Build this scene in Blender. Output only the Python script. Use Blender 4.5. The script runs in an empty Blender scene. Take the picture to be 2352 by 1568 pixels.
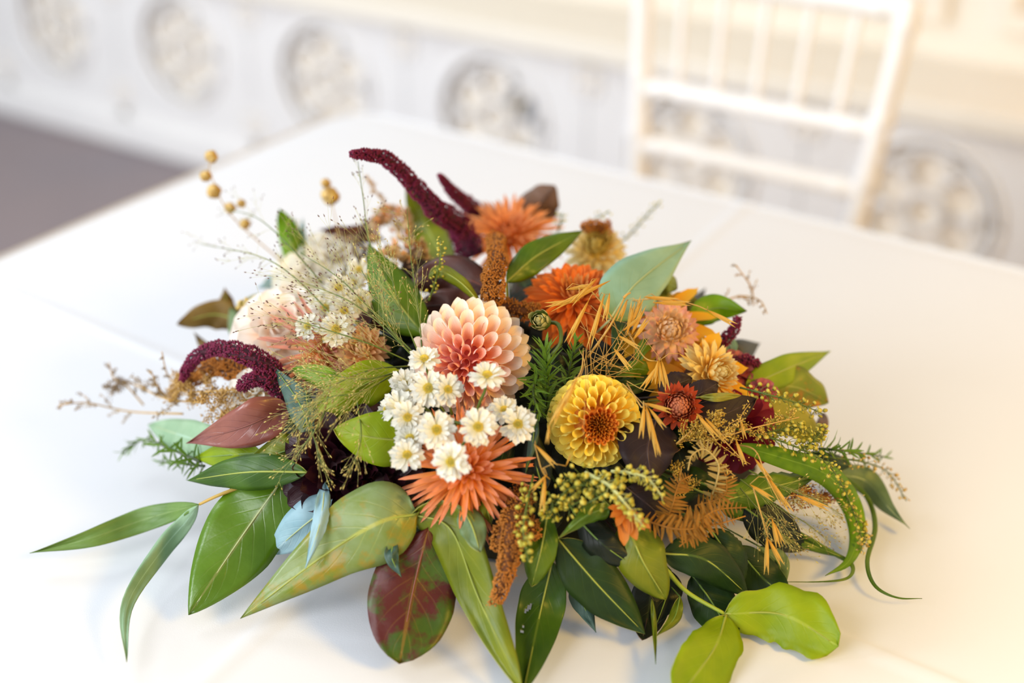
import bpy, math, random
from mathutils import Vector, Matrix, noise
random.seed(7)
sc = bpy.context.scene
COL = sc.collection
T = 0.75                                  # height of the table top
# ---------------------------------------------------------------- camera
FPX = 3267.0
cam_d = bpy.data.cameras.new('camera'); cam = bpy.data.objects.new('camera', cam_d); COL.objects.link(cam)
cam_d.sensor_width = 36.0; cam_d.lens = 36.0 * FPX / 2352.0
CAM = Vector((0, 0, 1.35)); PITCH = math.radians(27)
cam.location = CAM; cam.rotation_euler = (math.pi / 2 - PITCH, 0, 0)
cam_d.dof.use_dof = True; cam_d.dof.focus_distance = 0.958; cam_d.dof.aperture_fstop = 2.3
cam_d.clip_start = 0.02
sc.camera = cam
# ---------------------------------------------------------------- light
sc.view_settings.view_transform = 'Standard'; sc.view_settings.look = 'None'
sc.view_settings.gamma = 1.0; sc.view_settings.use_curve_mapping = False
sc.view_settings.exposure = 0.0
w = bpy.data.worlds.new('room_light'); sc.world = w; w.use_nodes = True
w.node_tree.nodes['Background'].inputs[0].default_value = (0.90, 0.95, 1.0, 1)
w.node_tree.nodes['Background'].inputs[1].default_value = 0.42
def area(name, loc, target, size, energy, color, sy=None):
    l = bpy.data.lights.new(name, 'AREA'); l.energy = energy; l.color = color
    l.shape = 'RECTANGLE'; l.size = size; l.size_y = sy or size
    o = bpy.data.objects.new(name, l); COL.objects.link(o); o.location = loc
    o.rotation_euler = (Vector(target) - Vector(loc)).to_track_quat('-Z', 'Y').to_euler()
    return o
area('window_daylight', (-1.9, 2.4, 2.7), (0.1, 1.5, T), 1.5, 41, (0.92, 0.96, 1.0), 1.3)
area('front_fill_light', (-1.30, -0.45, 1.75), (0.05, 1.15, 0.85), 1.2, 33, (0.96, 0.98, 1.0), 1.2)  # added fill from the camera side, brightens the faces turned to the viewer
area('bench_fill_light', (-3.4, 0.6, 1.7), (-0.1, 3.3, 0.2), 1.5, 98, (0.90, 0.95, 1.0), 1.5)  # added fill that brightens the bench front and the floor
area('warm_lamp', (1.05, 0.15, 1.60), (0.42, 0.90, T), 0.35, 17, (1.0, 0.60, 0.08), 0.35)
area('warm_side_lamp', (1.9, 1.75, 1.15), (0.35, 1.75, 0.85), 0.3, 9, (1.0, 0.52, 0.16), 0.3)

# ---------------------------------------------------------------- projection helpers (a pixel picks a direction; the mound gives the depth)
FW = Vector((0, math.cos(PITCH), -math.sin(PITCH))); UP = Vector((0, math.sin(PITCH), math.cos(PITCH))); RT = Vector((1, 0, 0))
def ray(px, py): return FW + RT * ((px - 1176) / FPX) + UP * ((784 - py) / FPX)
MC = Vector((0.0, 0.985, T)); MR = (0.27, 0.225, 0.150)
def depth(px, py, lift=0.0):
    """depth (along the view axis) where the sight line meets the mound swollen by lift cm, else passes nearest to it"""
    L = lift / 100.0
    d = ray(px, py)
    o = Vector([(CAM[i] - MC[i]) / (MR[i] + L) for i in range(3)]); q = Vector([d[i] / (MR[i] + L) for i in range(3)])
    a = q.dot(q); b = o.dot(q); c = o.dot(o) - 1; disc = b * b - a * c
    t = (-b - math.sqrt(disc)) / a if disc > 0 else -b / a
    tz = (T + 0.006 + max(0, L) * 0.6 - CAM.z) / d.z
    return min(t, tz)
def P(px, py, lift=0.0): return CAM + ray(px, py) * depth(px, py, lift)
def cr(p, t):
    n = len(p) - 1; s = min(int(t * n), n - 1); u = t * n - s
    a = p[max(s - 1, 0)]; b = p[s]; c = p[s + 1]; d = p[min(s + 2, n)]
    if s == 0: a = [2 * b[k] - c[k] for k in range(len(b))]
    if s == n - 1: d = [2 * c[k] - b[k] for k in range(len(b))]
    return [0.5 * (2 * b[k] + (c[k] - a[k]) * u + (2 * a[k] - 5 * b[k] + 4 * c[k] - d[k]) * u * u + (3 * b[k] - a[k] - 3 * c[k] + d[k]) * u ** 3) for k in range(len(b))]
def clampz(px, py, dp, m=0.0025):
    d = ray(px, py)
    if d.z < 0:
        tz = (T + m - CAM.z) / d.z
        return min(dp, tz)
    return dp
def path(pts, n=16, lift=0.0):
    """world points of a curve through (px, py[, lift cm])"""
    q = [(p[0], p[1], depth(p[0], p[1], (p[2] if len(p) > 2 else lift))) for p in pts]
    out = []
    for i in range(n + 1):
        x, y, dp = cr(q, i / n)
        dp = clampz(x, y, dp)
        out.append(CAM + ray(x, y) * dp)
    return out
def frame(px, py, a, b):
    """axis whose part across the view is a (to the right) and b (up)"""
    v = -ray(px, py).normalized(); r = Vector((1, 0, 0)); r = (r - v * r.dot(v)).normalized(); u = v.cross(r)
    c = math.sqrt(max(0.0, 1 - a * a - b * b))
    return (v * c + r * a + u * b).normalized()
# ---------------------------------------------------------------- mesh builder
class MB:
    def __init__(s): s.v = []; s.f = []; s.uv = []; s.m = []
    def add(s, vs, fs, uvs=None, mi=0):
        o = len(s.v); s.v += [tuple(x) for x in vs]; s.uv += list(uvs) if uvs else [(0.5, 0.5)] * len(vs)
        s.f += [tuple(i + o for i in f) for f in fs]; s.m += [mi] * len(fs)
    def mesh(s, name, mats, smooth=True):
        me = bpy.data.meshes.new(name); me.from_pydata(s.v, [], s.f)
        for m in (mats if isinstance(mats, (list, tuple)) else [mats]): me.materials.append(m)
        l = me.uv_layers.new(name='uv'); vi = [0] * len(me.loops); me.loops.foreach_get('vertex_index', vi)
        l.data.foreach_set('uv', [c for i in vi for c in s.uv[i]])
        me.polygons.foreach_set('use_smooth', [smooth] * len(me.polygons)); me.polygons.foreach_set('material_index', s.m)
        me.update(); return me
def link(name, me, parent=None, mat=None, label=None, cat=None, group=None, kind=None, color=None):
    o = bpy.data.objects.new(name, me); COL.objects.link(o)
    if parent is not None: o.parent = parent
    if mat is not None: o.matrix_local = mat
    if label: o['label'] = label
    if cat: o['category'] = cat
    if group: o['group'] = group
    if kind: o['kind'] = kind
    if color: o.color = (*color, 1)
    return o
def thing(name, label, cat, loc=(0, 0, 0), group=None):
    o = link(name, None, None, None, label, cat, group); o.location = loc; o.empty_display_size = 0.01; return o
def rel(pts, o): return [Vector(p) - o.location for p in pts]
def tube(mb, pts, r0, r1=None, n=5, mi=0):
    r1 = r0 if r1 is None else r1; N = len(pts); vs = []; fs = []; uv = []
    pn = None
    for i, p in enumerate(pts):
        t = (pts[min(i + 1, N - 1)] - pts[max(i - 1, 0)])
        t = t.normalized() if t.length > 1e-9 else Vector((0, 0, 1))
        if pn is None: pn = t.orthogonal().normalized()
        pn = (pn - t * pn.dot(t)).normalized() if (pn - t * pn.dot(t)).length > 1e-6 else t.orthogonal().normalized()
        b = t.cross(pn); r = r0 + (r1 - r0) * i / (N - 1)
        for k in range(n):
            a = 2 * math.pi * k / n; vs.append(p + (pn * math.cos(a) + b * math.sin(a)) * r); uv.append((k / n, i / (N - 1)))
    for i in range(N - 1):
        for k in range(n):
            fs.append((i * n + k, i * n + (k + 1) % n, (i + 1) * n + (k + 1) % n, (i + 1) * n + k))
    fs.append(tuple(range(n - 1, -1, -1))); fs.append(tuple((N - 1) * n + k for k in range(n)))
    mb.add(vs, fs, uv, mi)
def spindle(mb, p, d, L, r, n=4, mi=0, mid=0.4):
    """a seed: pointed both ends"""
    d = d.normalized(); a = d.orthogonal().normalized(); b = d.cross(a); vs = [p]; fs = []
    for t, rr in ((mid * 0.5, 0.8), (mid, 1), (mid + (1 - mid) * 0.55, 0.6)):
        for k in range(n):
            an = 2 * math.pi * k / n; vs.append(p + d * (L * t) + (a * math.cos(an) + b * math.sin(an)) * r * rr)
    vs.append(p + d * L); e = len(vs) - 1
    for k in range(n):
        k2 = (k + 1) % n; fs.append((0, 1 + k2, 1 + k))
        for j in range(2): fs.append((1 + j * n + k, 1 + j * n + k2, 1 + (j + 1) * n + k2, 1 + (j + 1) * n + k))
        fs.append((1 + 2 * n + k, 1 + 2 * n + k2, e))
    mb.add(vs, fs, [(0.5, 0)] + [(0.5, 0.5)] * (3 * n) + [(0.5, 1)], mi)
def blob(mb, p, r, sq=1.0, ax=None, mi=0):
    ax = ax or Vector((random.gauss(0, 1), random.gauss(0, 1), random.gauss(0, 1))).normalized()
    a = ax.orthogonal().normalized(); b = ax.cross(a); v = random.random()
    vs = [p + a * r, p + b * r, p - a * r, p - b * r, p + ax * r * sq, p - ax * r * sq]
    mb.add(vs, [(0, 1, 4), (1, 2, 4), (2, 3, 4), (3, 0, 4), (1, 0, 5), (2, 1, 5), (3, 2, 5), (0, 3, 5)], [(v, 0.3)] * 4 + [(v, 1)] * 2, mi)
def disc(mb, p, nrm, r, th=0.0003, n=7, mi=0):
    nrm = nrm.normalized(); a = nrm.orthogonal().normalized(); b = nrm.cross(a); v = random.random()
    vs = [p + nrm * th * 2] + [p + (a * math.cos(6.2832 * k / n) + b * math.sin(6.2832 * k / n)) * r for k in range(n)] + [p - nrm * th * 2]
    mb.add(vs, [(0, 1 + k, 1 + (k + 1) % n) for k in range(n)] + [(n + 1, 1 + (k + 1) % n, 1 + k) for k in range(n)], [(v, 1)] + [(v, 0)] * n + [(v, 1)], mi)
def rv(s=1.0): return Vector((random.gauss(0, s), random.gauss(0, s), random.gauss(0, s)))
# ---------------------------------------------------------------- materials
class NT:
    def __init__(s, name):
        s.m = bpy.data.materials.new(name); s.m.use_nodes = True; s.t = s.m.node_tree; s.n = s.t.nodes; s.l = s.t.links
        s.bsdf = s.n['Principled BSDF']; s.out = s.n['Material Output']
    def node(s, typ, **kw):
        n = s.n.new(typ)
        for k, v in kw.items():
            if k.startswith('_'): setattr(n, k[1:], v)
            elif isinstance(v, bpy.types.NodeSocket): s.l.new(v, n.inputs[int(k[1:]) if k[0] == 'i' and k[1:].isdigit() else k])
            else: n.inputs[int(k[1:]) if k[0] == 'i' and k[1:].isdigit() else k].default_value = v
        return n
    def math(s, op, a, b=0.0, c=None, clamp=False):
        kw = dict(_operation=op, _use_clamp=clamp, i0=a, i1=b)
        if c is not None: kw['i2'] = c
        return s.node('ShaderNodeMath', **kw).outputs[0]
    def mix(s, f, a, b, blend='MIX'):
        n = s.node('ShaderNodeMix', _data_type='RGBA', _blend_type=blend)
        for sock, v in ((0, f), (6, a), (7, b)):
            if isinstance(v, bpy.types.NodeSocket): s.l.new(v, n.inputs[sock])
            else: n.inputs[sock].default_value = (*v, 1) if isinstance(v, (tuple, list)) and len(v) == 3 else v
        return n.outputs[2]
    def noise(s, scale, detail=3, coord=None, rough=0.5):
        n = s.node('ShaderNodeTexNoise', Scale=scale, Detail=detail, Roughness=rough)
        if coord is not None: s.l.new(coord, n.inputs['Vector'])
        return n.outputs[0]
    def ramp(s, f, lo, hi): return s.node('ShaderNodeMapRange', _clamp=True, i0=f, i1=lo, i2=hi, i3=0.0, i4=1.0).outputs[0]
    def finish(s, col, rough=0.5, bump=None, dist=0.001, trans=0.0, tcol=None, spec=0.5):
        if isinstance(col, (tuple, list)): s.bsdf.inputs['Base Color'].default_value = (*col, 1)
        else: s.l.new(col, s.bsdf.inputs['Base Color'])
        if isinstance(rough, float): s.bsdf.inputs['Roughness'].default_value = rough
        else: s.l.new(rough, s.bsdf.inputs['Roughness'])
        s.bsdf.inputs['Specular IOR Level'].default_value = spec
        if bump is not None:
            b = s.node('ShaderNodeBump', Height=bump, Distance=dist, Strength=1.0); s.l.new(b.outputs[0], s.bsdf.inputs['Normal'])
        if trans > 0:
            tr = s.node('ShaderNodeBsdfTranslucent')
            c = tcol if tcol is not None else col
            if isinstance(c, (tuple, list)): tr.inputs[0].default_value = (*c, 1)
            else: s.l.new(c, tr.inputs[0])
            mx = s.node('ShaderNodeMixShader', i0=trans); s.l.new(s.bsdf.outputs[0], mx.inputs[1]); s.l.new(tr.outputs[0], mx.inputs[2])
            s.l.new(mx.outputs[0], s.out.inputs[0])
        return s.m
def S(r, g, b):
    """sRGB 0-255 to linear"""
    return tuple(((c / 255) / 12.92 if c / 255 < 0.04045 else ((c / 255 + 0.055) / 1.055) ** 2.4) for c in (r, g, b))
def leaf_mat(name, c1, c2, vein, spot=None, spot_amt=0.5, rough=0.38, trans=0.25, spec=0.38, back=None, veinw=0.5, spot_scale=70, grad=None):
    N = NT(name); uv = N.node('ShaderNodeUVMap'); sep = N.node('ShaderNodeSeparateXYZ', i0=uv.outputs[0]); u, v = sep.outputs[0], sep.outputs[1]
    tc = N.node('ShaderNodeTexCoord').outputs['Object']
    n1 = N.noise(35, 4, tc); c = N.mix(N.ramp(n1, 0.35, 0.65), c1, c2)
    av = N.math('ABSOLUTE', v)
    ph = N.math('FRACT', N.math('ADD', N.math('SUBTRACT', N.math('MULTIPLY', u, 8.0), N.math('MULTIPLY', av, 2.6)), N.math('MULTIPLY', N.noise(40, 2, tc), 0.5)))
    d = N.math('ABSOLUTE', N.math('SUBTRACT', ph, 0.5))
    side = N.math('MULTIPLY', N.math('SUBTRACT', 1.0, N.ramp(d, 0.0, 0.09)), N.math('SUBTRACT', 1.0, N.ramp(av, 0.2, 0.95)))
    if spot:
        sp = N.ramp(N.noise(spot_scale, 5, tc, 0.65), 1.0 - spot_amt - 0.06, 1.0 - spot_amt + 0.06); c = N.mix(sp, c, spot)
    if grad: c = N.mix(N.ramp(u, grad[1], grad[2]), c, grad[0])
    c = N.mix(N.math('MULTIPLY', side, veinw * .6), c, vein)
    mid = N.math('SUBTRACT', 1.0, N.ramp(av, 0.03, 0.07)); c = N.mix(N.math('MULTIPLY', mid, 0.6), c, vein)
    if back:
        g = N.node('ShaderNodeNewGeometry'); c = N.mix(g.outputs['Backfacing'], c, back)
    bump = N.math('ADD', N.math('MULTIPLY', side, -0.2), N.math('MULTIPLY', N.noise(220, 2, tc), 0.3))
    tcol = N.mix(1.0, c, (1.2, 1.35, 0.5), 'MULTIPLY')
    return N.finish(c, rough, bump, 0.0006, trans, tcol, spec)
def petal_mat(name, base, tip, b0=0.15, b1=0.85, trans=0.3, rough=0.6, edge=None, spec=0.3):
    N = NT(name); uv = N.node('ShaderNodeUVMap'); sep = N.node('ShaderNodeSeparateXYZ', i0=uv.outputs[0]); u, v = sep.outputs[0], sep.outputs[1]
    c = N.mix(N.ramp(u, b0, b1), base, tip)
    if edge: c = N.mix(N.math('MULTIPLY', N.ramp(N.math('ABSOLUTE', v), 0.55, 1.0), 0.8), c, edge)
    st = N.node('ShaderNodeTexNoise', Scale=1.0, Detail=2.0); sc_ = N.node('ShaderNodeCombineXYZ', i0=N.math('MULTIPLY', u, 2.0), i1=N.math('MULTIPLY', v, 14.0)); N.l.new(sc_.outputs[0], st.inputs['Vector'])
    c = N.mix(N.math('MULTIPLY', N.ramp(st.outputs[0], 0.35, 0.75), 0.16), c, (1, 1, 1), 'SOFT_LIGHT')
    oi = N.node('ShaderNodeObjectInfo'); c = N.mix(1.0, c, oi.outputs['Color'], 'MULTIPLY')
    return N.finish(c, rough, st.outputs[0], 0.0004, trans, None, spec)
def grain_mat(name, c1, c2, rough=0.7, trans=0.0, scale=300.0):
    N = NT(name); uv = N.node('ShaderNodeUVMap'); sep = N.node('ShaderNodeSeparateXYZ', i0=uv.outputs[0])
    c = N.mix(N.math('MULTIPLY', sep.outputs[0], 1.0), c1, c2); return N.finish(c, rough, None, 0.001, trans)
def plain(name, c, c2=None, rough=0.6, scale=60, trans=0.0, bump=0.0):
    N = NT(name); tc = N.node('ShaderNodeTexCoord').outputs['Object']; n = N.noise(scale, 4, tc)
    return N.finish(N.mix(n, c, c2 or tuple(x * 0.8 for x in c)), rough, n if bump else None, bump, trans)
# ================================================================ SETTING: floor, fretwork bench, wall
WD = Vector((0.8214, -0.5704, 0)); WN = Vector((-0.5704, -0.8214, 0))       # along the wall, and out of it into the room
WA = Vector((-1.576, 4.226, 0))
WM = Matrix.Translation(WA) @ Matrix((( WD.x, -WN.x, 0, 0), (WD.y, -WN.y, 0, 0), (0, 0, 1, 0), (0, 0, 0, 1)))   # x along, y into the wall, z up
def box(mb, a, b, mi=0, M=None):
    vs = [Vector((x, y, z)) for x in (a[0], b[0]) for y in (a[1], b[1]) for z in (a[2], b[2])]
    if M: vs = [M @ v for v in vs]
    mb.add(vs, [(0, 1, 3, 2), (4, 6, 7, 5), (0, 4, 5, 1), (2, 3, 7, 6), (0, 2, 6, 4), (1, 5, 7, 3)], None, mi)
def bevel(o, wd=0.004, seg=2):
    m = o.modifiers.new('bevel', 'BEVEL'); m.width = wd; m.segments = seg; m.limit_method = 'ANGLE'; return o
m_floor = plain('dark_polished_floor', S(122, 116, 124), S(142, 124, 122), 0.45, 2.2)
m_bench = plain('painted_cream_wood', S(232, 230, 228), S(222, 220, 220), 0.5, 9)
m_back = plain('tarnished_gilt_panel', S(246, 236, 218), S(224, 216, 208), 0.6, 14)
m_wall = plain('cream_painted_wall', S(233, 227, 216), S(227, 219, 204), 0.6, 5)
m_dark = plain('painted_gap_dark', S(70, 68, 70), S(50, 50, 54), 0.7, 20)
mb = MB(); box(mb, (-6, -2, -0.05), (7, 7, 0)); link('floor', mb.mesh('floor', m_floor, False), kind='structure')
mb = MB(); box(mb, (-2.5, 0.28, 0.0), (7, 0.40, 3.2)); link('wall_back', mb.mesh('wall_back', m_wall, False), None, WM, kind='structure')
# upper wall mouldings: a plinth rail and raised panels
wr = link('trim_1', None, None, WM, kind='structure'); 
for k in range(8):
    mb = MB(); x0 = -1.3 + k * 1.05
    for a, b in (((x0, .255, .62), (x0 + .95, .285, .66)), ((x0, .255, 1.5), (x0 + .95, .285, 1.54)), ((x0, .255, .66), (x0 + .04, .285, 1.5)), ((x0 + .91, .255, .66), (x0 + .95, .285, 1.5))): box(mb, a, b)
    bevel(link('panel_moulding', mb.mesh('panel_moulding', m_wall, False), wr), .006)
bench = thing('fretwork_bench', 'low pale carved fretwork bench front running along the wall behind the table', 'bench'); bench.matrix_world = WM
mb = MB(); box(mb, (-2.4, -0.035, 0.50), (6.5, 0.279, 0.545)); bevel(link('top_ledge', mb.mesh('top_ledge', m_wall, False), bench), .008)
mb = MB(); box(mb, (-2.4, -0.030, 0.0), (6.5, 0.02, 0.085)); bevel(link('plinth', mb.mesh('plinth', m_bench, False), bench), .012)
mb = MB(); box(mb, (-2.4, 0.0282, 0.02), (6.5, 0.27, 0.50)); link('backing', mb.mesh('backing', m_back, False), bench)
# front board with round openings: each bay is one plate with a hole
def holed_plate(w_, z0, z1, cz, R, th, n=48):
    vs = []; fs = []
    for k in range(n):
        a = 2 * math.pi * k / n; c, s_ = math.cos(a), math.sin(a)
        t = min((w_ / 2) / max(abs(c), 1e-6), ((z1 - cz) if s_ > 0 else (cz - z0)) / max(abs(s_), 1e-6))
        for y in (0, th): vs += [(c * R, y, cz + s_ * R), (c * t, y, cz + s_ * t)]
    for k in range(n):
        a, b = k * 4, ((k + 1) % n) * 4
        fs += [(a, b, b + 1, a + 1), (a + 2, a + 3, b + 3, b + 2), (a, a + 2, b + 2, b), (a + 1, b + 1, b + 3, a + 3)]
    return vs, fs
vs, fs = holed_plate(0.51, 0.085, 0.50, 0.315, 0.152, 0.028)
mb = MB(); mb.add(vs, fs); bay_me = mb.mesh('bay_board', m_bench, False)
def ring(mb, c, R, r, n=40, k=8, a0=0, a1=2 * math.pi, y=0):
    full = abs(a1 - a0 - 2 * math.pi) < 1e-6
    pts = [Vector((c[0] + math.cos(a0 + (a1 - a0) * i / n) * R, y, c[1] + math.sin(a0 + (a1 - a0) * i / n) * R)) for i in range(n + 1)]
    tube(mb, pts, r, r, k)
mb = MB(); ring(mb, (0, .315), .152, .010); ring(mb, (0, .315), .128, .006, y=.012); rim_me = mb.mesh('circle_moulding', m_bench)
mb = MB()
for q in range(6):
    a = math.pi / 6 + q * math.pi / 3; ring(mb, (math.cos(a) * .082, .315 + math.sin(a) * .082), .044, .0075, 18, 6, a - 2.3, a + 2.3, .012)
ring(mb, (0, .315), .038, .008, 20, 6, y=.012); tracery_me = mb.mesh('tracery', m_bench)
mb = MB()
for q in range(4):
    a = math.pi / 4 + q * math.pi / 2; ring(mb, (math.cos(a) * .021, math.sin(a) * .021), .018, .005, 14, 6, y=-.002)
quat_me = mb.mesh('rosette', m_bench)
mb = MB(); pts = [Vector((math.cos(6.2832 * k / 16) * .036, -.001, math.sin(6.2832 * k / 16) * .036)) for k in range(16)]
mb.add(pts + [p + Vector((0, .0005, 0)) for p in pts], [tuple(range(16)), tuple(range(31, 15, -1))]); ros_back = mb.mesh('rosette_recess', m_back, False)
for k in range(-3, 12):
    X = 0.325 + 0.513 * k; M = Matrix.Translation((X, 0, 0))
    link('front_board', bay_me, bench, M); link('circle_moulding', rim_me, bench, M); link('tracery', tracery_me, bench, M)
    for z in (.155, .452):
        M2 = Matrix.Translation((X + .2565, 0, z)); r_ = link('rosette', quat_me, bench, M2); link('rosette_recess', ros_back, r_)
    if k == 3:
        for (dx, dz, rr) in ((.035, .06, .02), (.09, .02, .03), (.07, -.085, .022)):
            mb = MB(); pts = [Vector((X + dx + math.cos(6.2832 * q / 10) * rr, .024, .315 + dz + math.sin(6.2832 * q / 10) * rr * 1.3)) for q in range(10)]
            mb.add(pts + [p + Vector((0, .005, 0)) for p in pts], [tuple(range(10)), tuple(range(19, 9, -1))] + [(q, 10 + q, 10 + (q + 1) % 10, (q + 1) % 10) for q in range(10)])
            link('gap_dark_plate', mb.mesh('gap_dark_plate', m_dark, False), bench)  # solid dark plates stand in for the shade inside open gaps
# ================================================================ TABLE under its cloth
TC = Vector((-0.226, 1.905, 0)); E1 = Vector((0.8105, -0.5858, 0)); E2 = Vector((-0.525, -0.851, 0)).normalized()
def tpt(a, b, z): return TC + E1 * a + E2 * b + Vector((0, 0, z))
m_cloth = None
N = NT('white_linen'); tc = N.node('ShaderNodeTexCoord').outputs['Object']
nz = N.noise(1400, 2, tc); big = N.noise(6, 2, tc)
m_cloth = N.finish(N.mix(big, (0.72, 0.735, 0.775), (0.69, 0.705, 0.74)), 0.85, nz, 0.00006, 0, None, 0.2)
AL, BL = 1.75, 2.0
tb = thing('banquet_table', 'rectangular banquet table hidden under the white cloth', 'table', TC)
mb = MB(); 
box(mb, (0, 0, T - .03), (AL - .06, BL - .06, T - .006))
M = Matrix(((E1.x, E2.x, 0, (E1 * .03 + E2 * .03).x), (E1.y, E2.y, 0, (E1 * .03 + E2 * .03).y), (0, 0, 1, 0), (0, 0, 0, 1)))
m_wood = plain('table_wood', S(150, 120, 90), S(120, 92, 66), 0.5, 20)
link('tabletop', mb.mesh('tabletop', m_wood, False), tb, M)
for a in (.1, AL - .16):
    for b in (.1, BL - .16):
        mb = MB(); tube(mb, [Vector((a, b, 0)), Vector((a, b, .3)), Vector((a, b, T - .03))], .02, .024, 8); link('leg', mb.mesh('leg', m_wood), tb, M)
# cloth: a top sheet with soft creases and a skirt with folds
def crease(a, b):
    z = 0.0
    for (o, ang, h, wd) in ((0.62, 0.04, .0018, .006), (1.22, -0.02, .0018, .006)):
        z += h * math.exp(-((a - o - ang * b) / wd) ** 2)
    for (o, ang, h, wd) in ((0.66, 0.02, .0016, .006), (1.32, 0.03, .0020, .006)):
        z += h * math.exp(-((b - o - ang * a) / wd) ** 2)
    z += .0012 * noise.noise(Vector((a * 3, b * 3, 0)))
    return z
ns = 150
def spread_axis(L, cs, n):
    s_ = set(L * i / n for i in range(n + 1))
    for c in cs:
        for k in range(-5, 6): s_.add(min(L, max(0, c + k * .004)))
    return sorted(s_)
rc = 0.07
xs = spread_axis(AL, (.62, .66, 1.22, 1.18), 70); ys = spread_axis(BL, (.66, .69, 1.32, 1.36), 80)
vs = []; uvs = []
for a in xs:
    for b in ys:
        z = T + crease(a, b) - .0012
        aa, bb = a, b
        if a < rc and b < rc:
            dx, dy = rc - a, rc - b; m_ = max(dx, dy); l_ = math.hypot(dx, dy)
            if l_ > 1e-6: aa, bb = rc - dx * m_ / l_, rc - dy * m_ / l_
        ed = min(a, b, AL - a, BL - b)
        vs.append(tpt(aa, bb, min(z, T)-(0.004 if ed<1e-6 else 0)))
nb = len(ys); mb = MB()
fs = [(i * nb + j, i * nb + j + 1, (i + 1) * nb + j + 1, (i + 1) * nb + j) for i in range(len(xs) - 1) for j in range(nb - 1)]
mb.add(vs, [f[::-1] for f in fs])
# skirt
loop = [i * nb for i in range(len(xs))] + [(len(xs) - 1) * nb + j for j in range(1, nb)] + [i * nb + nb - 1 for i in range(len(xs) - 2, -1, -1)] + [j for j in range(nb - 2, 0, -1)]
cen = tpt(AL / 2, BL / 2, 0); sk = []; ln = 0
for q, i in enumerate(loop):
    p = vs[i]; pv = vs[loop[q - 1]]; ln += (p - pv).length if q else 0
    nx = vs[loop[(q + 1) % len(loop)]]; tn = (nx - pv); tn.z = 0; out = Vector((tn.y, -tn.x, 0)).normalized()
    if out.dot(p - cen) < 0: out = -out
    for k, h in enumerate((.008, .03, .12, .3, .5, .74)):
        wv = math.sin(ln * 2 * math.pi / .16) * .5 + .5
        sk.append(Vector((p.x, p.y, T - .004 - h)) + out * ((.006 if k == 0 else .009) + h * .07 * wv + .01 * h))
o0 = len(vs); K = 6; n_ = len(loop)
mb.v += [tuple(p) for p in sk]; mb.uv += [(0.5, 0.5)] * len(sk)
for q in range(n_):
    q2 = (q + 1) % n_
    mb.f.append((loop[q], loop[q2], o0 + q2 * K, o0 + q * K)); mb.m.append(0)
    for k in range(K - 1): mb.f.append((o0 + q * K + k, o0 + q2 * K + k, o0 + q2 * K + k + 1, o0 + q * K + k + 1)); mb.m.append(0)
link('tablecloth', mb.mesh('tablecloth', m_cloth), label='plain white tablecloth with faint fold creases draped over the table', cat='tablecloth')
# ================================================================ CHAIR
m_chair = plain('white_lacquer', (0.84, 0.83, 0.82), (0.80, 0.79, 0.78), 0.35, 30)
m_cush = plain('ivory_seat_pad', (0.80, 0.76, 0.70), (0.74, 0.70, 0.64), 0.8, 60)
CE = Vector((.8211, -.5708, 0)); CN = Vector((.5708, .8211, 0)); C0 = Vector((0.15, 1.63, 0)) + CN * 0.42
ch = thing('spindle_back_chair', 'white spindle-back banquet chair standing behind the table edge', 'chair')
ch.matrix_world = Matrix.Translation(C0) @ Matrix(((CE.x, CN.x, 0, 0), (CE.y, CN.y, 0, 0), (0, 0, 1, 0), (0, 0, 0, 1)))
def cx(s_, z): return -.235 - .01 * (z - .62) if s_ < 0 else .128 + .126 * (z - .574)
def turned(mb, a, b, r, n=14, knobs=(), nn=10):
    a, b = Vector(a), Vector(b); pts = [a.lerp(b, i / 40) for i in range(41)]; N = len(pts)
    ax = (b - a).normalized(); e = ax.orthogonal().normalized(); g = ax.cross(e); vs = []; fs = []
    for i, p in enumerate(pts):
        rr = r * (1 + sum(.32 * math.exp(-(((i / 40) - k) / .012) ** 2) for k in knobs))
        for q in range(nn): vs.append(p + (e * math.cos(6.2832 * q / nn) + g * math.sin(6.2832 * q / nn)) * rr)
    for i in range(N - 1):
        for q in range(nn): fs.append((i * nn + q, i * nn + (q + 1) % nn, (i + 1) * nn + (q + 1) % nn, (i + 1) * nn + q))
    fs += [tuple(range(nn - 1, -1, -1)), tuple((N - 1) * nn + q for q in range(nn))]; mb.add(vs, fs)
CHX = (cx(-1, .45) + cx(1, .45)) / 2
for s_ in (-1, 1):
    mb = MB(); turned(mb, (cx(s_, .45), 0, .45), (cx(s_, .90), 0, .90), .0155, knobs=(.1, .14, .42, .62, .92)); turned(mb, (cx(s_, .45), 0, .45), (cx(s_, .3) , .03, 0), .0155)
    link('leg', mb.mesh('back_post', m_chair), ch, label='tall rear leg rising into the back post')
    mb = MB(); turned(mb, (CHX + s_ * .17, -.315, .44), (CHX + s_ * .175, -.32, 0), .016, knobs=(.2, .25, .6)); link('leg', mb.mesh('front_leg', m_chair), ch)
for z, r in ((.714, .013), (.622, .013), (.886, .015)):
    mb = MB(); turned(mb, (cx(-1, z), 0, z), (cx(1, z), 0, z), r, knobs=(.1, .9)); link('back_rail', mb.mesh('back_rail', m_chair), ch)
for k in range(5):
    f_ = (k + 1) / 6; mb = MB(); turned(mb, (cx(-1, .714) * (1 - f_) + cx(1, .714) * f_, 0, .714), (cx(-1, .886) * (1 - f_) + cx(1, .886) * f_, 0, .886), .0068, knobs=(.2, .8)); link('spindle', mb.mesh('spindle', m_chair), ch)
mb = MB(); box(mb, (CHX - .19, -.335, .42), (CHX + .19, .015, .445)); bevel(link('seat', mb.mesh('seat', m_chair, False), ch), .01)
mb = MB(); box(mb, (CHX - .18, -.325, .445), (CHX + .18, -.02, .485)); bevel(link('seat_pad', mb.mesh('seat_pad', m_cush, False), ch), .018, 3)
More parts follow.
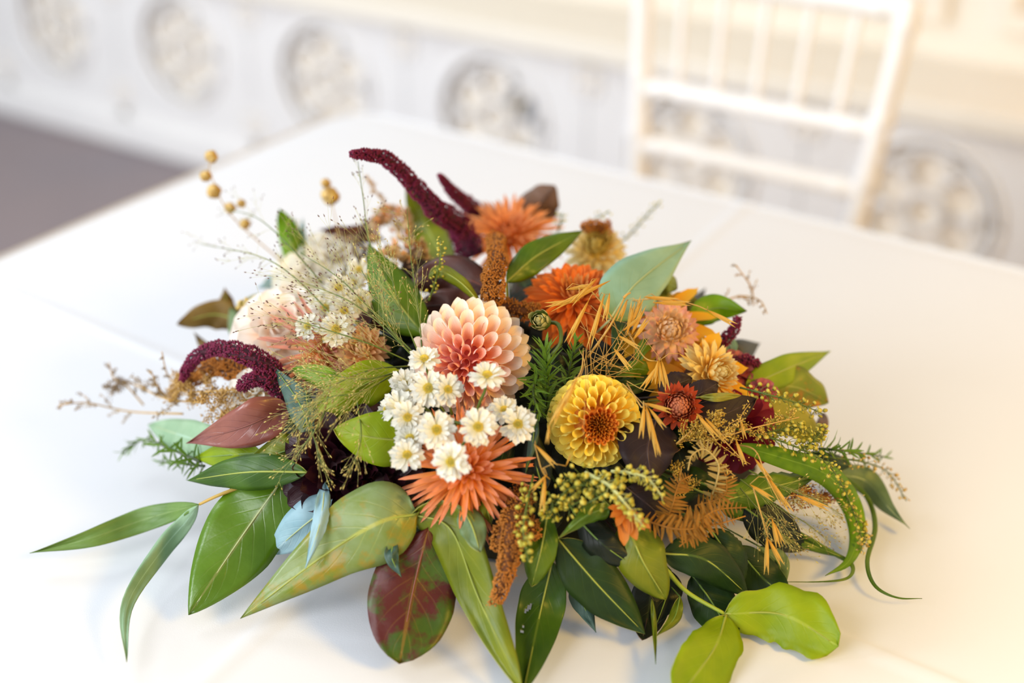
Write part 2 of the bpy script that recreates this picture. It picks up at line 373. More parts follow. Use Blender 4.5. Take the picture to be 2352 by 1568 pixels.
for z in (.16, .26):
    for s_ in (-1, 1):
        mb = MB(); turned(mb, (CHX + s_ * .172, -.317, z), (cx(s_, .45) + .0, .015, z), .009); link('stretcher', mb.mesh('stretcher', m_chair), ch)
mb = MB(); turned(mb, (CHX - .172, -.318, .2), (CHX + .172, -.318, .2), .009); link('stretcher', mb.mesh('stretcher', m_chair), ch)
# ================================================================ GENERATORS for the bouquet
m_stem = plain('green_stem', S(104, 122, 44), S(78, 98, 34), 0.5, 200, 0.1)
v_dummy = 0
m_stem_dk = plain('dark_green_stem', S(60, 78, 30), S(44, 60, 24), 0.5, 200)
m_straw = plain('straw_stem', S(205, 165, 82), S(170, 128, 60), 0.5, 200)
def into(p, k=0.35):
    q = MC + Vector((0, 0, 0.035)); return p + (q - p) * k
def leaf(name, pts, hw, mat, rim, label=None, cat='leaf', parent=None, lift=0, tilt=0.0, fold=0.35, prof=(0.6, 0.9), rip=0.002, ser=0.0, nser=14, lobes=0.0,
         vein=None, group=None, seed=0, nu=26, nv=4, stem=True, ret=False, wave=0.10, raw=False, hole=None, thick=0.0004):
    q = [(p[0], p[1], depth(p[0], p[1], (p[2] if len(p) > 2 else lift))) for p in pts]
    a, b = prof; (a, b) = (a, b) if raw else (max(a * 1.35, .55), max(b * 1.45, .8)); mx = (a / (a + b)) ** a * (b / (a + b)) ** b
    C_ = [cr(q, i / nu) for i in range(nu + 1)]; wp = []; uv = []; base = None
    rnd = random.Random(hash((round(pts[0][0]), round(pts[0][1]), seed)) & 0xffff); ns_ = rnd.random() * 50
    mids = []
    for i, (x, y, dp) in enumerate(C_):
        t = i / nu; x0, y0, _ = C_[max(i - 1, 0)]; x1, y1, _ = C_[min(i + 1, nu)]
        L = math.hypot(x1 - x0, y1 - y0) or 1; nx, ny = -(y1 - y0) / L, (x1 - x0) / L
        ww = hw * ((max(t, 1e-4) ** a) * (max(1 - t, 0) ** b)) / mx
        dp = clampz(x, y, dp, .0045)
        for j in range(-nv, nv + 1):
            s_ = j / nv
            e = 1.0
            if abs(j) == nv or lobes:
                e += ser * (((t * nser) % 1.0) - 0.5) * (1 if abs(j) == nv else 0) + lobes * math.sin(t * 17 + (1.5 if j > 0 else 0)) * abs(s_)
            e += wave * noise.noise(Vector((t * 5, ns_ + (5 if j > 0 else 0), 0))) * abs(s_)
            off = ww * s_ * e; wo = off * dp / FPX
            d2 = dp + tilt * wo + fold * abs(wo) + rip * noise.noise(Vector((t * 4.0, s_ * 1.2, ns_ + 9))) * (1 + 1.5 * abs(s_))
            xx, yy = x + nx * off, y + ny * off
            d2 = clampz(xx, yy, d2, .003)
            wp.append(CAM + ray(xx, yy) * d2); uv.append((t, s_))
        mids.append(CAM + ray(x, y) * (dp + 0.0002))
    W = 2 * nv + 1
    fs = [(i * W + j, i * W + j + 1, (i + 1) * W + j + 1, (i + 1) * W + j) for i in range(nu) for j in range(W - 1)]
    if hole:
        fs = [f for k, f in enumerate(fs) if (k // (W - 1), k % (W - 1)) not in hole]
    loc = mids[0] if parent is None else parent.location
    mb = MB(); mb.add([p - loc for p in wp], fs, uv); me = mb.mesh(name, [mat, rim])
    o = link(name, me, parent, None, label, cat if parent is None else None, group)
    if parent is None: o.location = loc
    s = o.modifiers.new('thickness', 'SOLIDIFY'); s.thickness = thick; s.offset = 0; s.material_offset_rim = 1
    if vein is not None and mat is not None:
        toc = (CAM - mids[nu // 2]).normalized() * 0.0004
        mp = [p - loc + toc for p in mids[: nu - 1]]
        if stem and parent is None: mp = [into(mids[0], .45) - loc, into(mids[0], .2) - loc] + mp
        mb = MB(); tube(mb, mp, 0.0009 if hw > 30 else .0006, 0.00025, 5); link('midrib', mb.mesh('midrib', vein), o)
    return o
# petal meshes: u along, v across, +z is the inner (cupped) face
def petal_mesh(name, L, W, mat, cup=0.5, back=0.0, prof=(0.6, 0.5), nu=8, nv=3, tip=0.0, roll=0.0, notch=0.0, curl=0.0):
    a, b = prof; mx = (a / (a + b)) ** a * (b / (a + b)) ** b; vs = []; uv = []
    for i in range(nu + 1):
        t = i / nu
        ww = W / 2 * ((max(t, 0.02) ** a) * (max(1 - t, 0.0) ** b)) / mx
        if i == nu: ww = W * 0.06
        y = L * t; zc = -back * L * t * t + curl * L * t ** 3
        for j in range(-nv, nv + 1):
            s_ = j / nv; ang = s_ * (cup + roll * 1.6)
            r_ = ww / max(cup + roll * 1.6, 0.05)
            x = math.sin(ang) * r_; z = (1 - math.cos(ang)) * r_
            yy = y - (notch * L * (0.5 + 0.5 * math.cos(s_ * 6.28)) * t ** 4) + tip * L * (1 - abs(s_)) * t ** 3
            vs.append(Vector((x, yy, z + zc))); uv.append((t, s_))
    Wd = 2 * nv + 1; mb = MB()
    mb.add(vs, [(i * Wd + j, i * Wd + j + 1, (i + 1) * Wd + j + 1, (i + 1) * Wd + j) for i in range(nu) for j in range(Wd - 1)], uv)
    return mb.mesh(name, mat)
def scoop(name, mat, cup=1.5, rnd=.4, tip=.05, flare=.5, back=0.0, nu=8, nv=5, W=1.0):
    vs = []; uv = []
    for i in range(nu + 1):
        t = i / nu; ww = W / 2 * (1 - flare + flare * math.sin(min(t * 1.25, 1) * 1.5708)) * (1 if t < .8 else 1 - (t - .8) * .5); r_ = ww / math.sin(min(cup, 1.5708))
        for j in range(-nv, nv + 1):
            s_ = j / nv; ang = s_ * cup
            y = t * (1 - rnd * abs(s_) ** 2.4 * t * t) + tip * (1 - abs(s_)) ** 1.5 * t ** 4
            vs.append(Vector((math.sin(ang) * r_, y, (1 - math.cos(ang)) * r_ - back * t * t))); uv.append((t, s_))
    Wd = 2 * nv + 1; mb = MB()
    mb.add(vs, [(i * Wd + j, i * Wd + j + 1, (i + 1) * Wd + j + 1, (i + 1) * Wd + j) for i in range(nu) for j in range(Wd - 1)], uv)
    return mb.mesh(name, mat)
def basis(pos, l, n, sx=1, sy=1, sz=1):
    l = l.normalized(); n = (n - l * n.dot(l)).normalized(); x = l.cross(n)
    return Matrix(((x.x * sx, l.x * sy, n.x * sz, pos.x), (x.y * sx, l.y * sy, n.y * sz, pos.y), (x.z * sx, l.z * sy, n.z * sz, pos.z), (0, 0, 0, 1)))
def flower_stem(root, A, r=0.0016, L=None, mat=None):
    p0 = Vector((0, 0, 0)); e = into(root.location, .6) - root.location
    pts = [p0, -A * .012 + e * .1, e * .5, e]
    mb = MB(); tube(mb, [Vector(cr([tuple(p) for p in pts], i / 8)) for i in range(9)], r, r * 1.1, 7); link('stem', mb.mesh('stem', mat or m_stem_dk), root)
def lerp3(a, b, t): return tuple(a[i] + (b[i] - a[i]) * t for i in range(3))
def whorl(root, A, meshes, n, th0, th1, base_r, lean, s0, s1, col0=(1, 1, 1), col1=(1, 1, 1), jit=0.04, power=0.5, colf=None, name='petal', wide=1.0, flat=1.0, seed=1, base_flat=None):
    """petals in a spiral about axis A: th is the angle off the axis, s the size, lean how far the petal bends away from the axis"""
    rnd = random.Random(seed); e1 = A.orthogonal().normalized(); e2 = A.cross(e1)
    for i in range(n):
        f_ = (i + 0.5) / n; th = th0 + (th1 - th0) * f_ ** power; ph = i * 2.399963 + rnd.uniform(-jit, jit) * 2
        e = e1 * math.cos(ph) + e2 * math.sin(ph); th += rnd.uniform(-jit, jit)
        dr = A * math.cos(th) + e * math.sin(th); tn = -A * math.sin(th) + e * math.cos(th)
        be = lean[0] + (lean[1] - lean[0]) * f_
        l = dr * math.cos(be) + tn * math.sin(be); nn_ = dr * math.sin(be) - tn * math.cos(be)
        br = base_r[0] + (base_r[1] - base_r[0]) * f_
        pos = dr * br
        pos = pos - A * pos.dot(A) * (1 - flat)
        s_ = (s0 + (s1 - s0) * f_) * rnd.uniform(1 - jit, 1 + jit)
        me = meshes[min(int(f_ * len(meshes)), len(meshes) - 1)]
        c = lerp3(col0, col1, f_)
        if colf: c = colf(f_, pos, c)
        k = rnd.uniform(.93, 1.05)
        wd_ = wide if not isinstance(wide, tuple) else wide[0] + (wide[1] - wide[0]) * f_
        link(name, me, root, basis(pos, l, nn_, s_ * wd_, s_, s_ * (1 if not isinstance(wide, tuple) else wd_)), color=tuple(min(1, x * k) for x in c))
def core(root, A, r, mat, squash=1.0, off=0.0, name='flower_base'):
    mb = MB(); vs = []; fs = []; n, m = 10, 6; e1 = A.orthogonal().normalized(); e2 = A.cross(e1)
    for i in range(m + 1):
        a = math.pi * i / m
        for k in range(n): vs.append(A * (math.cos(a) * r * squash + off) + (e1 * math.cos(6.2832 * k / n) + e2 * math.sin(6.2832 * k / n)) * math.sin(a) * r * (1 + .05 * math.sin(k * 3 + i)))
    for i in range(m):
        for k in range(n): fs.append((i * n + k, (i + 1) * n + k, (i + 1) * n + (k + 1) % n, i * n + (k + 1) % n))
    mb.add(vs, fs); link(name, mb.mesh(name, mat), root)
# ================================================================ FOAM MOUND that holds every stem, coloured dark as painted shade
m_foam = plain('shade_dark_foam', S(34, 36, 16), S(14, 16, 8), 0.9, 90, 0, .002)
mb = MB(); vs = []; n, m = 56, 20
for i in range(m + 1):
    a = math.pi / 2 * i / m
    for k in range(n):
        b = 6.2832 * k / n; d = Vector((math.sin(a) * math.cos(b), math.sin(a) * math.sin(b), math.cos(a)))
        q = (0.70 - .14 * max(0, d.y)) + .10 * noise.noise(d * 4) + .05 * noise.noise(d * 13)
        vs.append(Vector((d.x * MR[0] * q, d.y * MR[1] * q, d.z * MR[2] * q + .003)))
mb.add(vs, [(i * n + k, (i + 1) * n + k, (i + 1) * n + (k + 1) % n, i * n + (k + 1) % n) for i in range(m) for k in range(n)] + [tuple(m * n + k for k in range(n))])
o = link('dark_foam_mound', mb.mesh('dark_foam_mound', m_foam), label='foam mound coloured dark to give shade deep between the stems, on the tablecloth', cat='floral foam'); o.location = MC
# ================================================================ LEAF MATERIALS
rim_y = plain('pale_leaf_edge', S(176, 176, 84), S(150, 140, 60), 0.6, 50)
rim_d = plain('green_leaf_edge', S(96, 122, 40), S(80, 96, 34), 0.6, 50)
rim_b = plain('brown_leaf_edge', S(120, 76, 44), S(90, 60, 40), 0.6, 50)
v_y = plain('yellow_green_vein', S(158, 168, 72), S(140, 150, 56), 0.5, 50)
v_p = plain('pale_vein', S(176, 192, 140), S(150, 160, 110), 0.5, 50)
v_g = plain('green_vein', S(116, 144, 62), S(96, 124, 48), 0.5, 50)
v_r = plain('reddish_vein', S(132, 70, 52), S(110, 60, 50), 0.5, 50)
v_k = plain('dark_vein', S(70, 50, 46), S(60, 44, 40), 0.5, 50)
L_mid = leaf_mat('mid_green_leaf', S(100, 128, 20), S(76, 108, 14), S(140, 158, 66), rough=.36)
L_olv = leaf_mat('olive_green_leaf', S(128, 134, 20), S(100, 116, 18), S(156, 160, 60), rough=.42)
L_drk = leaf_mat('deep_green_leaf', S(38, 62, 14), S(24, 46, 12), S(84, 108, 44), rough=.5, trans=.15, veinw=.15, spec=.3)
L_bay = leaf_mat('bay_green_leaf', S(66, 100, 14), S(46, 80, 8), S(110, 132, 44), rough=.42, trans=.2, veinw=.25)
L_dk2 = leaf_mat('blackish_green_leaf', S(18, 30, 14), S(11, 20, 10), S(44, 60, 26), rough=.5, trans=.08, veinw=.25)  # kept extra dark so the filler leaves read as shade
L_lim = leaf_mat('lime_green_leaf', S(156, 176, 10), S(134, 160, 6), S(182, 196, 74), rough=.45, trans=.35, veinw=.25)
L_brt = leaf_mat('bright_green_leaf', S(130, 168, 20), S(108, 148, 14), S(160, 190, 70), rough=.4, trans=.4, veinw=.3)
L_sag = leaf_mat('sage_eucalyptus_leaf', S(150, 184, 160), S(132, 168, 142), S(120, 150, 112), rough=.5, trans=.15, veinw=.3, grad=(S(120, 140, 60), .32, .05))
L_sgg = leaf_mat('grey_green_leaf', S(120, 140, 96), S(98, 122, 76), S(140, 160, 116), rough=.5, trans=.2, veinw=.3)
L_blu = leaf_mat('blue_grey_leaf', S(150, 182, 192), S(126, 162, 174), S(180, 204, 210), rough=.5, trans=.1, veinw=.3)
L_tea = leaf_mat('teal_grey_leaf', S(70, 96, 84), S(52, 78, 66), S(90, 116, 96), rough=.5, trans=.1, veinw=.2)
L_mnt = leaf_mat('mint_leaf', S(160, 188, 156), S(134, 168, 132), S(180, 208, 190), rough=.55, trans=.25, veinw=.1)
L_wil = leaf_mat('willow_green_leaf', S(116, 148, 72), S(96, 128, 60), S(136, 160, 96), rough=.45, trans=.25, veinw=.1, back=S(140, 146, 110))
L_brg = leaf_mat('burgundy_leaf', S(146, 84, 68), S(116, 60, 56), S(104, 50, 54), rough=.30, trans=.15, spec=.6, veinw=.6)
L_mar = leaf_mat('dark_maroon_leaf', S(92, 52, 42), S(70, 38, 34), S(110, 66, 52), rough=.45, trans=.08)
L_brn = leaf_mat('olive_brown_leaf', S(142, 112, 46), S(112, 84, 36), S(150, 120, 60), rough=.5, trans=.25)
L_chc = leaf_mat('brown_leaf', S(120, 86, 62), S(100, 72, 52), S(130, 96, 70), rough=.5, trans=.15)
L_blk = leaf_mat('black_purple_leaf', S(46, 30, 30), S(34, 22, 24), S(66, 48, 50), rough=.6, trans=.04, spec=.3)
L_ppl = leaf_mat('purple_grey_leaf', S(88, 78, 92), S(62, 50, 62), S(96, 86, 98), rough=.4, trans=.05)
L_mot = leaf_mat('mottled_eucalyptus_leaf', S(134, 152, 100), S(112, 128, 20), S(190, 186, 80), spot=S(152, 130, 34), spot_amt=.44, rough=.3, trans=.2, veinw=.3, spot_scale=38)
L_spt = leaf_mat('red_spotted_leaf', S(70, 94, 16), S(54, 76, 16), S(140, 106, 40), spot=S(84, 30, 24), spot_amt=.53, rough=.42, trans=.15, veinw=.4, spot_scale=42)
L_org = leaf_mat('orange_edged_leaf', S(132, 148, 44), S(120, 130, 40), S(150, 140, 60), spot=S(196, 128, 40), spot_amt=.4, rough=.4, trans=.3)
L_yol = leaf_mat('yellow_olive_leaf', S(170, 162, 58), S(140, 138, 46), S(186, 180, 90), rough=.45, trans=.3)
L_big = leaf_mat('broad_green_leaf', S(92, 128, 24), S(80, 116, 6), S(140, 146, 86), rough=.28, trans=.2, veinw=.2, spec=.6)
# ================================================================ LEAVES, each on its own petiole
# name, points base->tip (px, py, lift cm), half width, material, rim, vein, label, options
LV = [
 ('laurel_leaf', [(1035, 625, .5), (975, 510, 2.5), (932, 416, 5)], 38, L_olv, rim_y, v_y, 'olive green lance-shaped leaf standing up behind the bouquet, its tip over a burgundy spike', dict(prof=(.5, .75))),
 ('laurel_leaf', [(975, 770, 1), (905, 680, 3), (846, 560, 5)], 56, L_mid, rim_b, v_y, 'broad green upright leaf just left above the pink dahlia, pale veined', dict(prof=(.55, .75))),
 ('laurel_leaf', [(682, 628, 1), (668, 550, 2.5), (642, 480, 4)], 27, L_brt, rim_d, v_g, 'bright apple-green upright leaf above the blue-grey leaf at the back', dict(prof=(.6, .6))),
 ('eucalyptus_leaf', [(676, 655, 0), (640, 645, .6), (590, 662, 1)], 21, L_blu, rim_d, v_p, 'small blue-grey pointed leaf left of the cream rose', {}),
 ('eucalyptus_leaf', [(688, 600, 0), (693, 550, 1), (696, 500, 2)], 11, L_blu, rim_d, v_p, 'narrow pale blue leaf right behind the apple-green leaf', {}),
 ('ninebark_leaf', [(880, 548, 0), (800, 536, 1), (733, 526, 1.5)], 20, L_mar, rim_b, v_k, 'dark brown pointed leaf lying left of the dried beige flower cluster', dict(lobes=.12)),
 ('ninebark_leaf', [(820, 545, 0.3), (845, 520, 1), (862, 496, 1.5)], 15, L_mar, rim_b, v_k, 'small dark brown curled leaf directly beneath the tan plume', dict(lobes=.1)),
 ('smoke_bush_leaf', [(1232, 520, 0), (1242, 470, 2), (1275, 426, 3.5)], 44, L_chc, rim_b, v_k, 'rounded brown leaf standing right behind the upper orange dahlia', dict(prof=(.5, .32), lobes=.06)),
 ('eucalyptus_leaf', [(1400, 735, 2.2), (1462, 650, 3.6), (1588, 552, 5)], 66, L_sag, rim_b, v_p, 'large pale sage eucalyptus leaf right of the rust chrysanthemum', dict(prof=(.62, .85), tilt=-.2, fold=.12)),
 ('laurel_leaf', [(1163, 648, 2.5), (1232, 588, 3.5), (1338, 530, 4)], 35, L_mid, rim_d, v_y, 'green leaf slanting between the upper orange dahlia and the rust chrysanthemum', dict(prof=(.6, .7))),
 ('copper_beech_leaf', [(1120, 660, 1.2), (1030, 630, 1.6), (935, 660, 1)], 48, L_mar, rim_b, v_r, 'matte maroon leaf above the pink dahlia, left of the bronze amaranth', dict(prof=(.4, .6))),
 ('copper_beech_leaf', [(1100, 705, .6), (1030, 700, 1), (950, 705, .8)], 40, L_mar, rim_b, v_k, 'lower maroon leaf half hidden by the top rim of the pink dahlia', dict(prof=(.4, .6))),
 ('curled_leaf', [(1108, 702, 3.2), (1060, 650, 4.4), (1010, 622, 4.6), (985, 640, 3.8)], 15, L_olv, rim_y, v_y, 'narrow curled green leaf arching over the top of the pink dahlia', dict(fold=.9, wave=.3, prof=(.6, .5))),
 ('laurel_leaf', [(1588, 735, 1), (1640, 708, 2), (1716, 714, 3)], 34, L_brt, rim_b, v_g, 'bright green leaf with a brown tip right behind the pink strawflower', dict(prof=(.45, .7), tilt=.2)),
 ('laurel_leaf', [(1505, 690, 0), (1530, 655, 1), (1556, 662, 2)], 28, L_yol, rim_b, v_y, 'small olive-yellow leaf tip showing under the large sage leaf', dict(prof=(.4, .4))),
 ('laurel_leaf', [(1590, 720, .2), (1575, 690, 1), (1620, 700, 1.6)], 18, L_yol, rim_b, v_y, 'little mustard leaf between the pink strawflower and the bright leaf', {}),
 ('laurel_leaf', [(1712, 890, .6), (1800, 850, 1.6), (1908, 806, 2.6)], 36, L_lim, rim_d, v_y, 'long lime green leaf pointing out to the right edge of the bouquet', dict(prof=(.55, .8))),
 ('autumn_leaf', [(1752, 888, .2), (1830, 890, 1), (1903, 925, 1.2)], 45, L_org, rim_b, v_y, 'green leaf with a rusty orange edge on the right side of the bouquet', dict(prof=(.5, .5), lobes=.06)),
 ('hydrangea_leaf', [(1712, 955, .2), (1800, 955, .8), (1890, 1015, .6)], 44, L_yol, rim_b, v_y, 'broad yellow-olive veined leaf beneath the orange-edged leaf', dict(prof=(.45, .5))),
 ('eucalyptus_leaf', [(1895, 950, .2), (1888, 980, .4), (1890, 1012, .5)], 14, L_chc, rim_b, v_k, 'small brownish rounded leaf at the far right of the olive leaf', {}),
 ('eucalyptus_leaf', [(1675, 775, .2), (1680, 800, .6), (1690, 820, 1)], 16, L_mnt, rim_d, v_p, 'tiny mint green leaf behind the burgundy spikes on the right', {}),
 ('eucalyptus_leaf', [(1925, 1088, .6), (1990, 1105, 1.6), (2040, 1165, 1.2), (2090, 1214, .2)], 32, L_sgg, rim_d, v_p, 'grey-green eucalyptus leaf curving down at the far right', dict(prof=(.5, 1.2), tilt=.3)),
 ('laurel_leaf', [(1840, 1048, .8), (1900, 1060, 1.4), (1958, 1068, 1.2)], 22, L_drk, rim_d, v_g, 'dark green rounded leaf behind the grass blade on the right', dict(prof=(.5, .5))),
 ('nettle_leaf', [(1660, 1150, 1.2), (1775, 1118, 2), (1888, 1090, 2)], 38, L_mid, rim_y, v_y, 'green saw-toothed leaf pointing right under the oat heads', dict(ser=.22, nser=16, prof=(.5, .9))),
 ('laurel_leaf', [(1775, 1212, .4), (1850, 1245, 1), (1945, 1283, .4)], 17, L_mid, rim_y, v_y, 'slim green leaf lying low on the right beneath the seed grass', {}),
 ('laurel_leaf', [(650, 1100, 1.2), (560, 1225, 2.6), (433, 1412, .8)], 92, L_big, rim_y, v_p, 'very large glossy green leaf reaching down at the lower left', dict(prof=(.45, .62), tilt=.15, fold=.14)),
 ('bay_leaf', [(706, 1084, 3.4), (570, 1084, 4), (430, 1103, 2.8)], 41, L_bay, rim_y, v_y, 'glossy deep green leaf lying sideways over the large lower left leaf', dict(prof=(.6, .75))),
 ('burgundy_leaf', [(664, 932, 3), (560, 980, 4), (427, 1018, 3)], 53, L_brg, rim_b, v_r, 'shiny reddish-brown leaf on the left, under the burgundy tassel', dict(prof=(.5, .85), tilt=-.2, fold=-.2)),
 ('eucalyptus_leaf', [(560, 1045, .6), (450, 1010, 1.2), (340, 975, .6)], 44, L_mnt, rim_d, v_p, 'pale mint leaf behind the reddish-brown leaf at the left', dict(prof=(.6, .6))),
 ('laurel_leaf', [(600, 1040, 1.4), (520, 1045, 2), (440, 1052, 1)], 34, L_lim, rim_d, v_g, 'lime green leaf between the mint leaf and the glossy sideways leaf', {}),
 ('laurel_leaf', [(700, 1020, 1.6), (640, 1040, 2.4), (560, 1060, 2)], 40, L_olv, rim_d, v_g, 'olive leaf tucked under the base of the reddish-brown leaf', {}),
 ('bay_leaf', [(722, 1015, 2.4), (690, 930, 3.6), (628, 840, 3.6)], 31, L_tea, rim_d, v_g, 'dark teal leaf standing up right of the burgundy tassel', dict(prof=(.6, .8), fold=.2)),
 ('laurel_leaf', [(800, 905, 2), (745, 868, 3), (672, 846, 3.2)], 27, L_brt, rim_d, v_g, 'small bright green leaf under the coral dahlia at the left', dict(prof=(.5, .55))),
 ('laurel_leaf', [(915, 850, 2.2), (815, 895, 3.4), (695, 982, 3)], 52, L_lim, rim_y, v_y, 'broad lime leaf veiled by fine grass left of the white daisies', dict(prof=(.55, .7))),
 ('laurel_leaf', [(945, 1012, 2.6), (860, 1005, 4), (766, 986, 4.2)], 64, L_lim, rim_y, v_y, 'smooth yellow-green leaf left of the daisies, just over the dark dahlia', dict(prof=(.5, .85), raw=True, tilt=-.1, fold=.15)),
 ('eucalyptus_leaf', [(678, 1030, 1.6), (690, 1100, 2), (702, 1185, 1)], 30, L_ppl, rim_b, v_k, 'purplish grey leaf hanging left of the dark dahlia', dict(prof=(.5, .5))),
 ('eucalyptus_leaf', [(958, 1180, 2.6), (870, 1200, 3.6), (745, 1275, 3.4), (552, 1420, .8)], 92, L_mot, rim_b, v_y, 'huge mottled eucalyptus leaf with yellow midrib at the lower left centre', dict(prof=(.34, .72), tilt=.1, fold=.14, rip=.003)),
 ('holly_leaf', [(747, 1108, 2.6), (735, 1200, 4.2), (701, 1306, 4.8)], 19, L_blu, rim_d, v_p, 'narrow pale blue leaf hanging over the huge mottled leaf', dict(ser=.12, nser=12, prof=(.5, .8), fold=.6)),
 ('eucalyptus_leaf', [(775, 1150, 1.6), (700, 1205, 2), (622, 1272, 1)], 50, L_blu, rim_d, v_p, 'broad pale blue-grey leaf half under the huge mottled leaf', dict(prof=(.4, .4))),
 ('spotted_leaf', [(985, 1210, 2), (950, 1350, 2.6), (917, 1524, .6)], 104, L_spt, rim_b, v_r, 'dark green leaf blotched with maroon hanging at the bottom centre', dict(prof=(.95, .72), raw=True, fold=.1, rip=.003)),
 ('eucalyptus_leaf', [(945, 1180, 2.4), (1035, 1215, 2.6), (1098, 1370, 3), (1200, 1590, .8)], 55, L_olv, rim_y, v_y, 'long wavy green leaf hanging right of the maroon-blotched leaf', dict(prof=(.45, .55), tilt=.5, fold=.15, rip=.004)),
 ('small_leaf', [(905, 1240, 2.8), (900, 1280, 3.4), (922, 1325, 3.2)], 17, L_tea, rim_d, v_g, 'small curled dark leaf tip at the top of the maroon-blotched leaf', {}),
 ('bay_leaf', [(1268, 1290, 1.4), (1240, 1410, 1.8), (1202, 1590, .8)], 55, L_bay, rim_y, v_y, 'pointed green leaf with an insect hole at the bottom centre', dict(prof=(.5, .6), fold=.16, nu=60, nv=12, hole={(26, 17), (27, 17), (27, 18), (28, 18), (29, 18), (28, 17), (30, 19), (29, 19), (36, 19), (38, 19), (38, 20)})),
 ('laurel_leaf', [(1258, 1180, 2.4), (1242, 1265, 3), (1221, 1347, 2.4)], 36, L_mid, rim_y, v_y, 'smooth green leaf right of the hanging bronze amaranth', dict(prof=(.5, .45))),
 ('bay_leaf', [(1282, 1238, 2), (1375, 1345, 2.4), (1482, 1456, 1)], 62, L_drk, rim_y, v_y, 'large dark green leaf slanting down right of the leaf with the insect hole', dict(prof=(.55, .7), fold=.12)),
 ('bay_leaf', [(1330, 1195, 2.2), (1385, 1250, 2.8), (1455, 1300, 2.6)], 36, L_dk2, rim_d, v_g, 'short blackish-green leaf under the lime pod cluster', dict(prof=(.5, .5))),
 ('laurel_leaf', [(1440, 1200, 2.4), (1475, 1285, 3.2), (1530, 1377, 2.6)], 58, L_olv, rim_y, v_y, 'dusty olive leaf speckled with dots below the dry orange petals', dict(prof=(.4, .42), tilt=.1)),
 ('bay_leaf', [(1522, 1270, 2.4), (1620, 1285, 3), (1718, 1366, 2)], 50, L_drk, rim_y, v_y, 'dark oval leaf beneath the drooping bronze fern', dict(prof=(.5, .6))),
 ('holly_leaf', [(1632, 1215, 2.2), (1672, 1275, 2.8), (1708, 1335, 2.4)], 42, L_drk, rim_y, v_g, 'dark leaf with a bright scalloped edge right of the dark oval leaf', dict(prof=(.5, .4), ser=.1, nser=14)),
 ('bay_leaf', [(1690, 1255, 1.2), (1750, 1325, 1.6), (1816, 1378, .8)], 46, L_drk, rim_d, v_g, 'dark leaf above the largest lime leaf at the lower right', dict(prof=(.5, .5))),
 ('bay_leaf', [(1710, 1165, 1), (1780, 1215, 1.6), (1850, 1262, 1)], 50, L_dk2, rim_d, v_g, 'blackish-green leaf below the saw-toothed leaf at the right', dict(prof=(.5, .6))),
 ('eucalyptus_leaf', [(1745, 1255, .8), (1785, 1290, 1), (1800, 1345, .6)], 26, L_sgg, rim_d, v_g, 'grey-green leaf end peeping out below the hanging oat head', dict(prof=(.5, .4))),
 ('bay_leaf', [(1590, 1320, .8), (1640, 1390, 1), (1690, 1478, .4)], 52, L_drk, rim_d, v_g, 'dark leaf behind the fork of the lime green sprig', dict(prof=(.5, .45))),
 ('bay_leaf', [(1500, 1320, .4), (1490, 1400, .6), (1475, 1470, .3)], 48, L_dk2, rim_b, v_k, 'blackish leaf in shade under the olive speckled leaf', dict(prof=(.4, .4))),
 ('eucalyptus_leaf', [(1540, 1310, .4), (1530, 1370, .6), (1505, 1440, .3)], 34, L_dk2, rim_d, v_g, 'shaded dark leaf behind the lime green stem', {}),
 ('eucalyptus_leaf', [(1315, 1340, .8), (1340, 1390, .8), (1369, 1452, .3)], 24, L_tea, rim_d, v_g, 'small teal pointed leaf below the large dark slanting leaf', {}),
 ('willow_leaf', [(1497, 1375, 2), (1503, 1440, 1.2), (1506, 1525, .6)], 6, L_olv, rim_d, None, 'thin drooping green leaf with a thread-like tip, bottom right of centre', {}),
 ('small_leaf', [(1562, 1370, 1.4), (1548, 1420, 1.2), (1508, 1460, .8)], 14, L_olv, rim_y, v_g, 'small narrow olive leaf folded beside the lime green stem', {}),
 ('pale_leaf', [(1062, 1165, 3.0), (1085, 1210, 3.8), (1103, 1268, 3.8)], 31, L_sgg, rim_y, v_y, 'pale grey-green leaf tip below the lower orange dahlia', dict(prof=(.5, .45))),
 ('pale_leaf', [(1110, 1130, 2.4), (1120, 1170, 2.8), (1128, 1205, 2.4)], 18, L_olv, rim_y, v_y, 'tiny olive leaf beside the lower orange dahlia and the bronze amaranth', {}),
 ('eucalyptus_leaf', [(1228, 945, 2.4), (1224, 1010, 3), (1206, 1090, 2.6)], 12, L_tea, rim_d, v_g, 'narrow grey-green leaf right of the two daisies on the right', {}),
 ('chestnut_leaf', [(560, 740, .6), (490, 722, 1.4), (406, 745, 1)], 34, L_brn, rim_b, v_y, 'olive-brown leaf at the far left of the white dahlia', dict(prof=(.4, .5), lobes=.05)),
 ('chestnut_leaf', [(528, 730, .6), (520, 695, 1.4), (516, 660, 2)], 19, L_brn, rim_b, v_y, 'small upright olive-brown leaf above the other brown one at the left', {}),
 ('laurel_leaf', [(650, 700, .2), (590, 690, .8), (522, 722, .8)], 16, L_yol, rim_d, v_y, 'yellow-green blurred leaf above the white dahlia', {}),
 ('laurel_leaf', [(590, 765, 0), (550, 755, .6), (528, 700, .8)], 28, L_sgg, rim_d, v_g, 'soft grey-green leaf between the brown leaf and the white dahlia', {}),
 ('autumn_leaf', [(505, 815, 0), (470, 795, .8), (445, 762, 1.2)], 12, L_brn, rim_b, None, 'small tawny leaf sticking up above the burgundy tassel', {}),
 ('fuzzy_leaf', [(1515, 760, 1.2), (1480, 800, 1.8), (1450, 850, 1.6)], 17, L_mid, rim_d, v_g, 'narrow soft green leaf left of the pink strawflower', dict(wave=.5)),
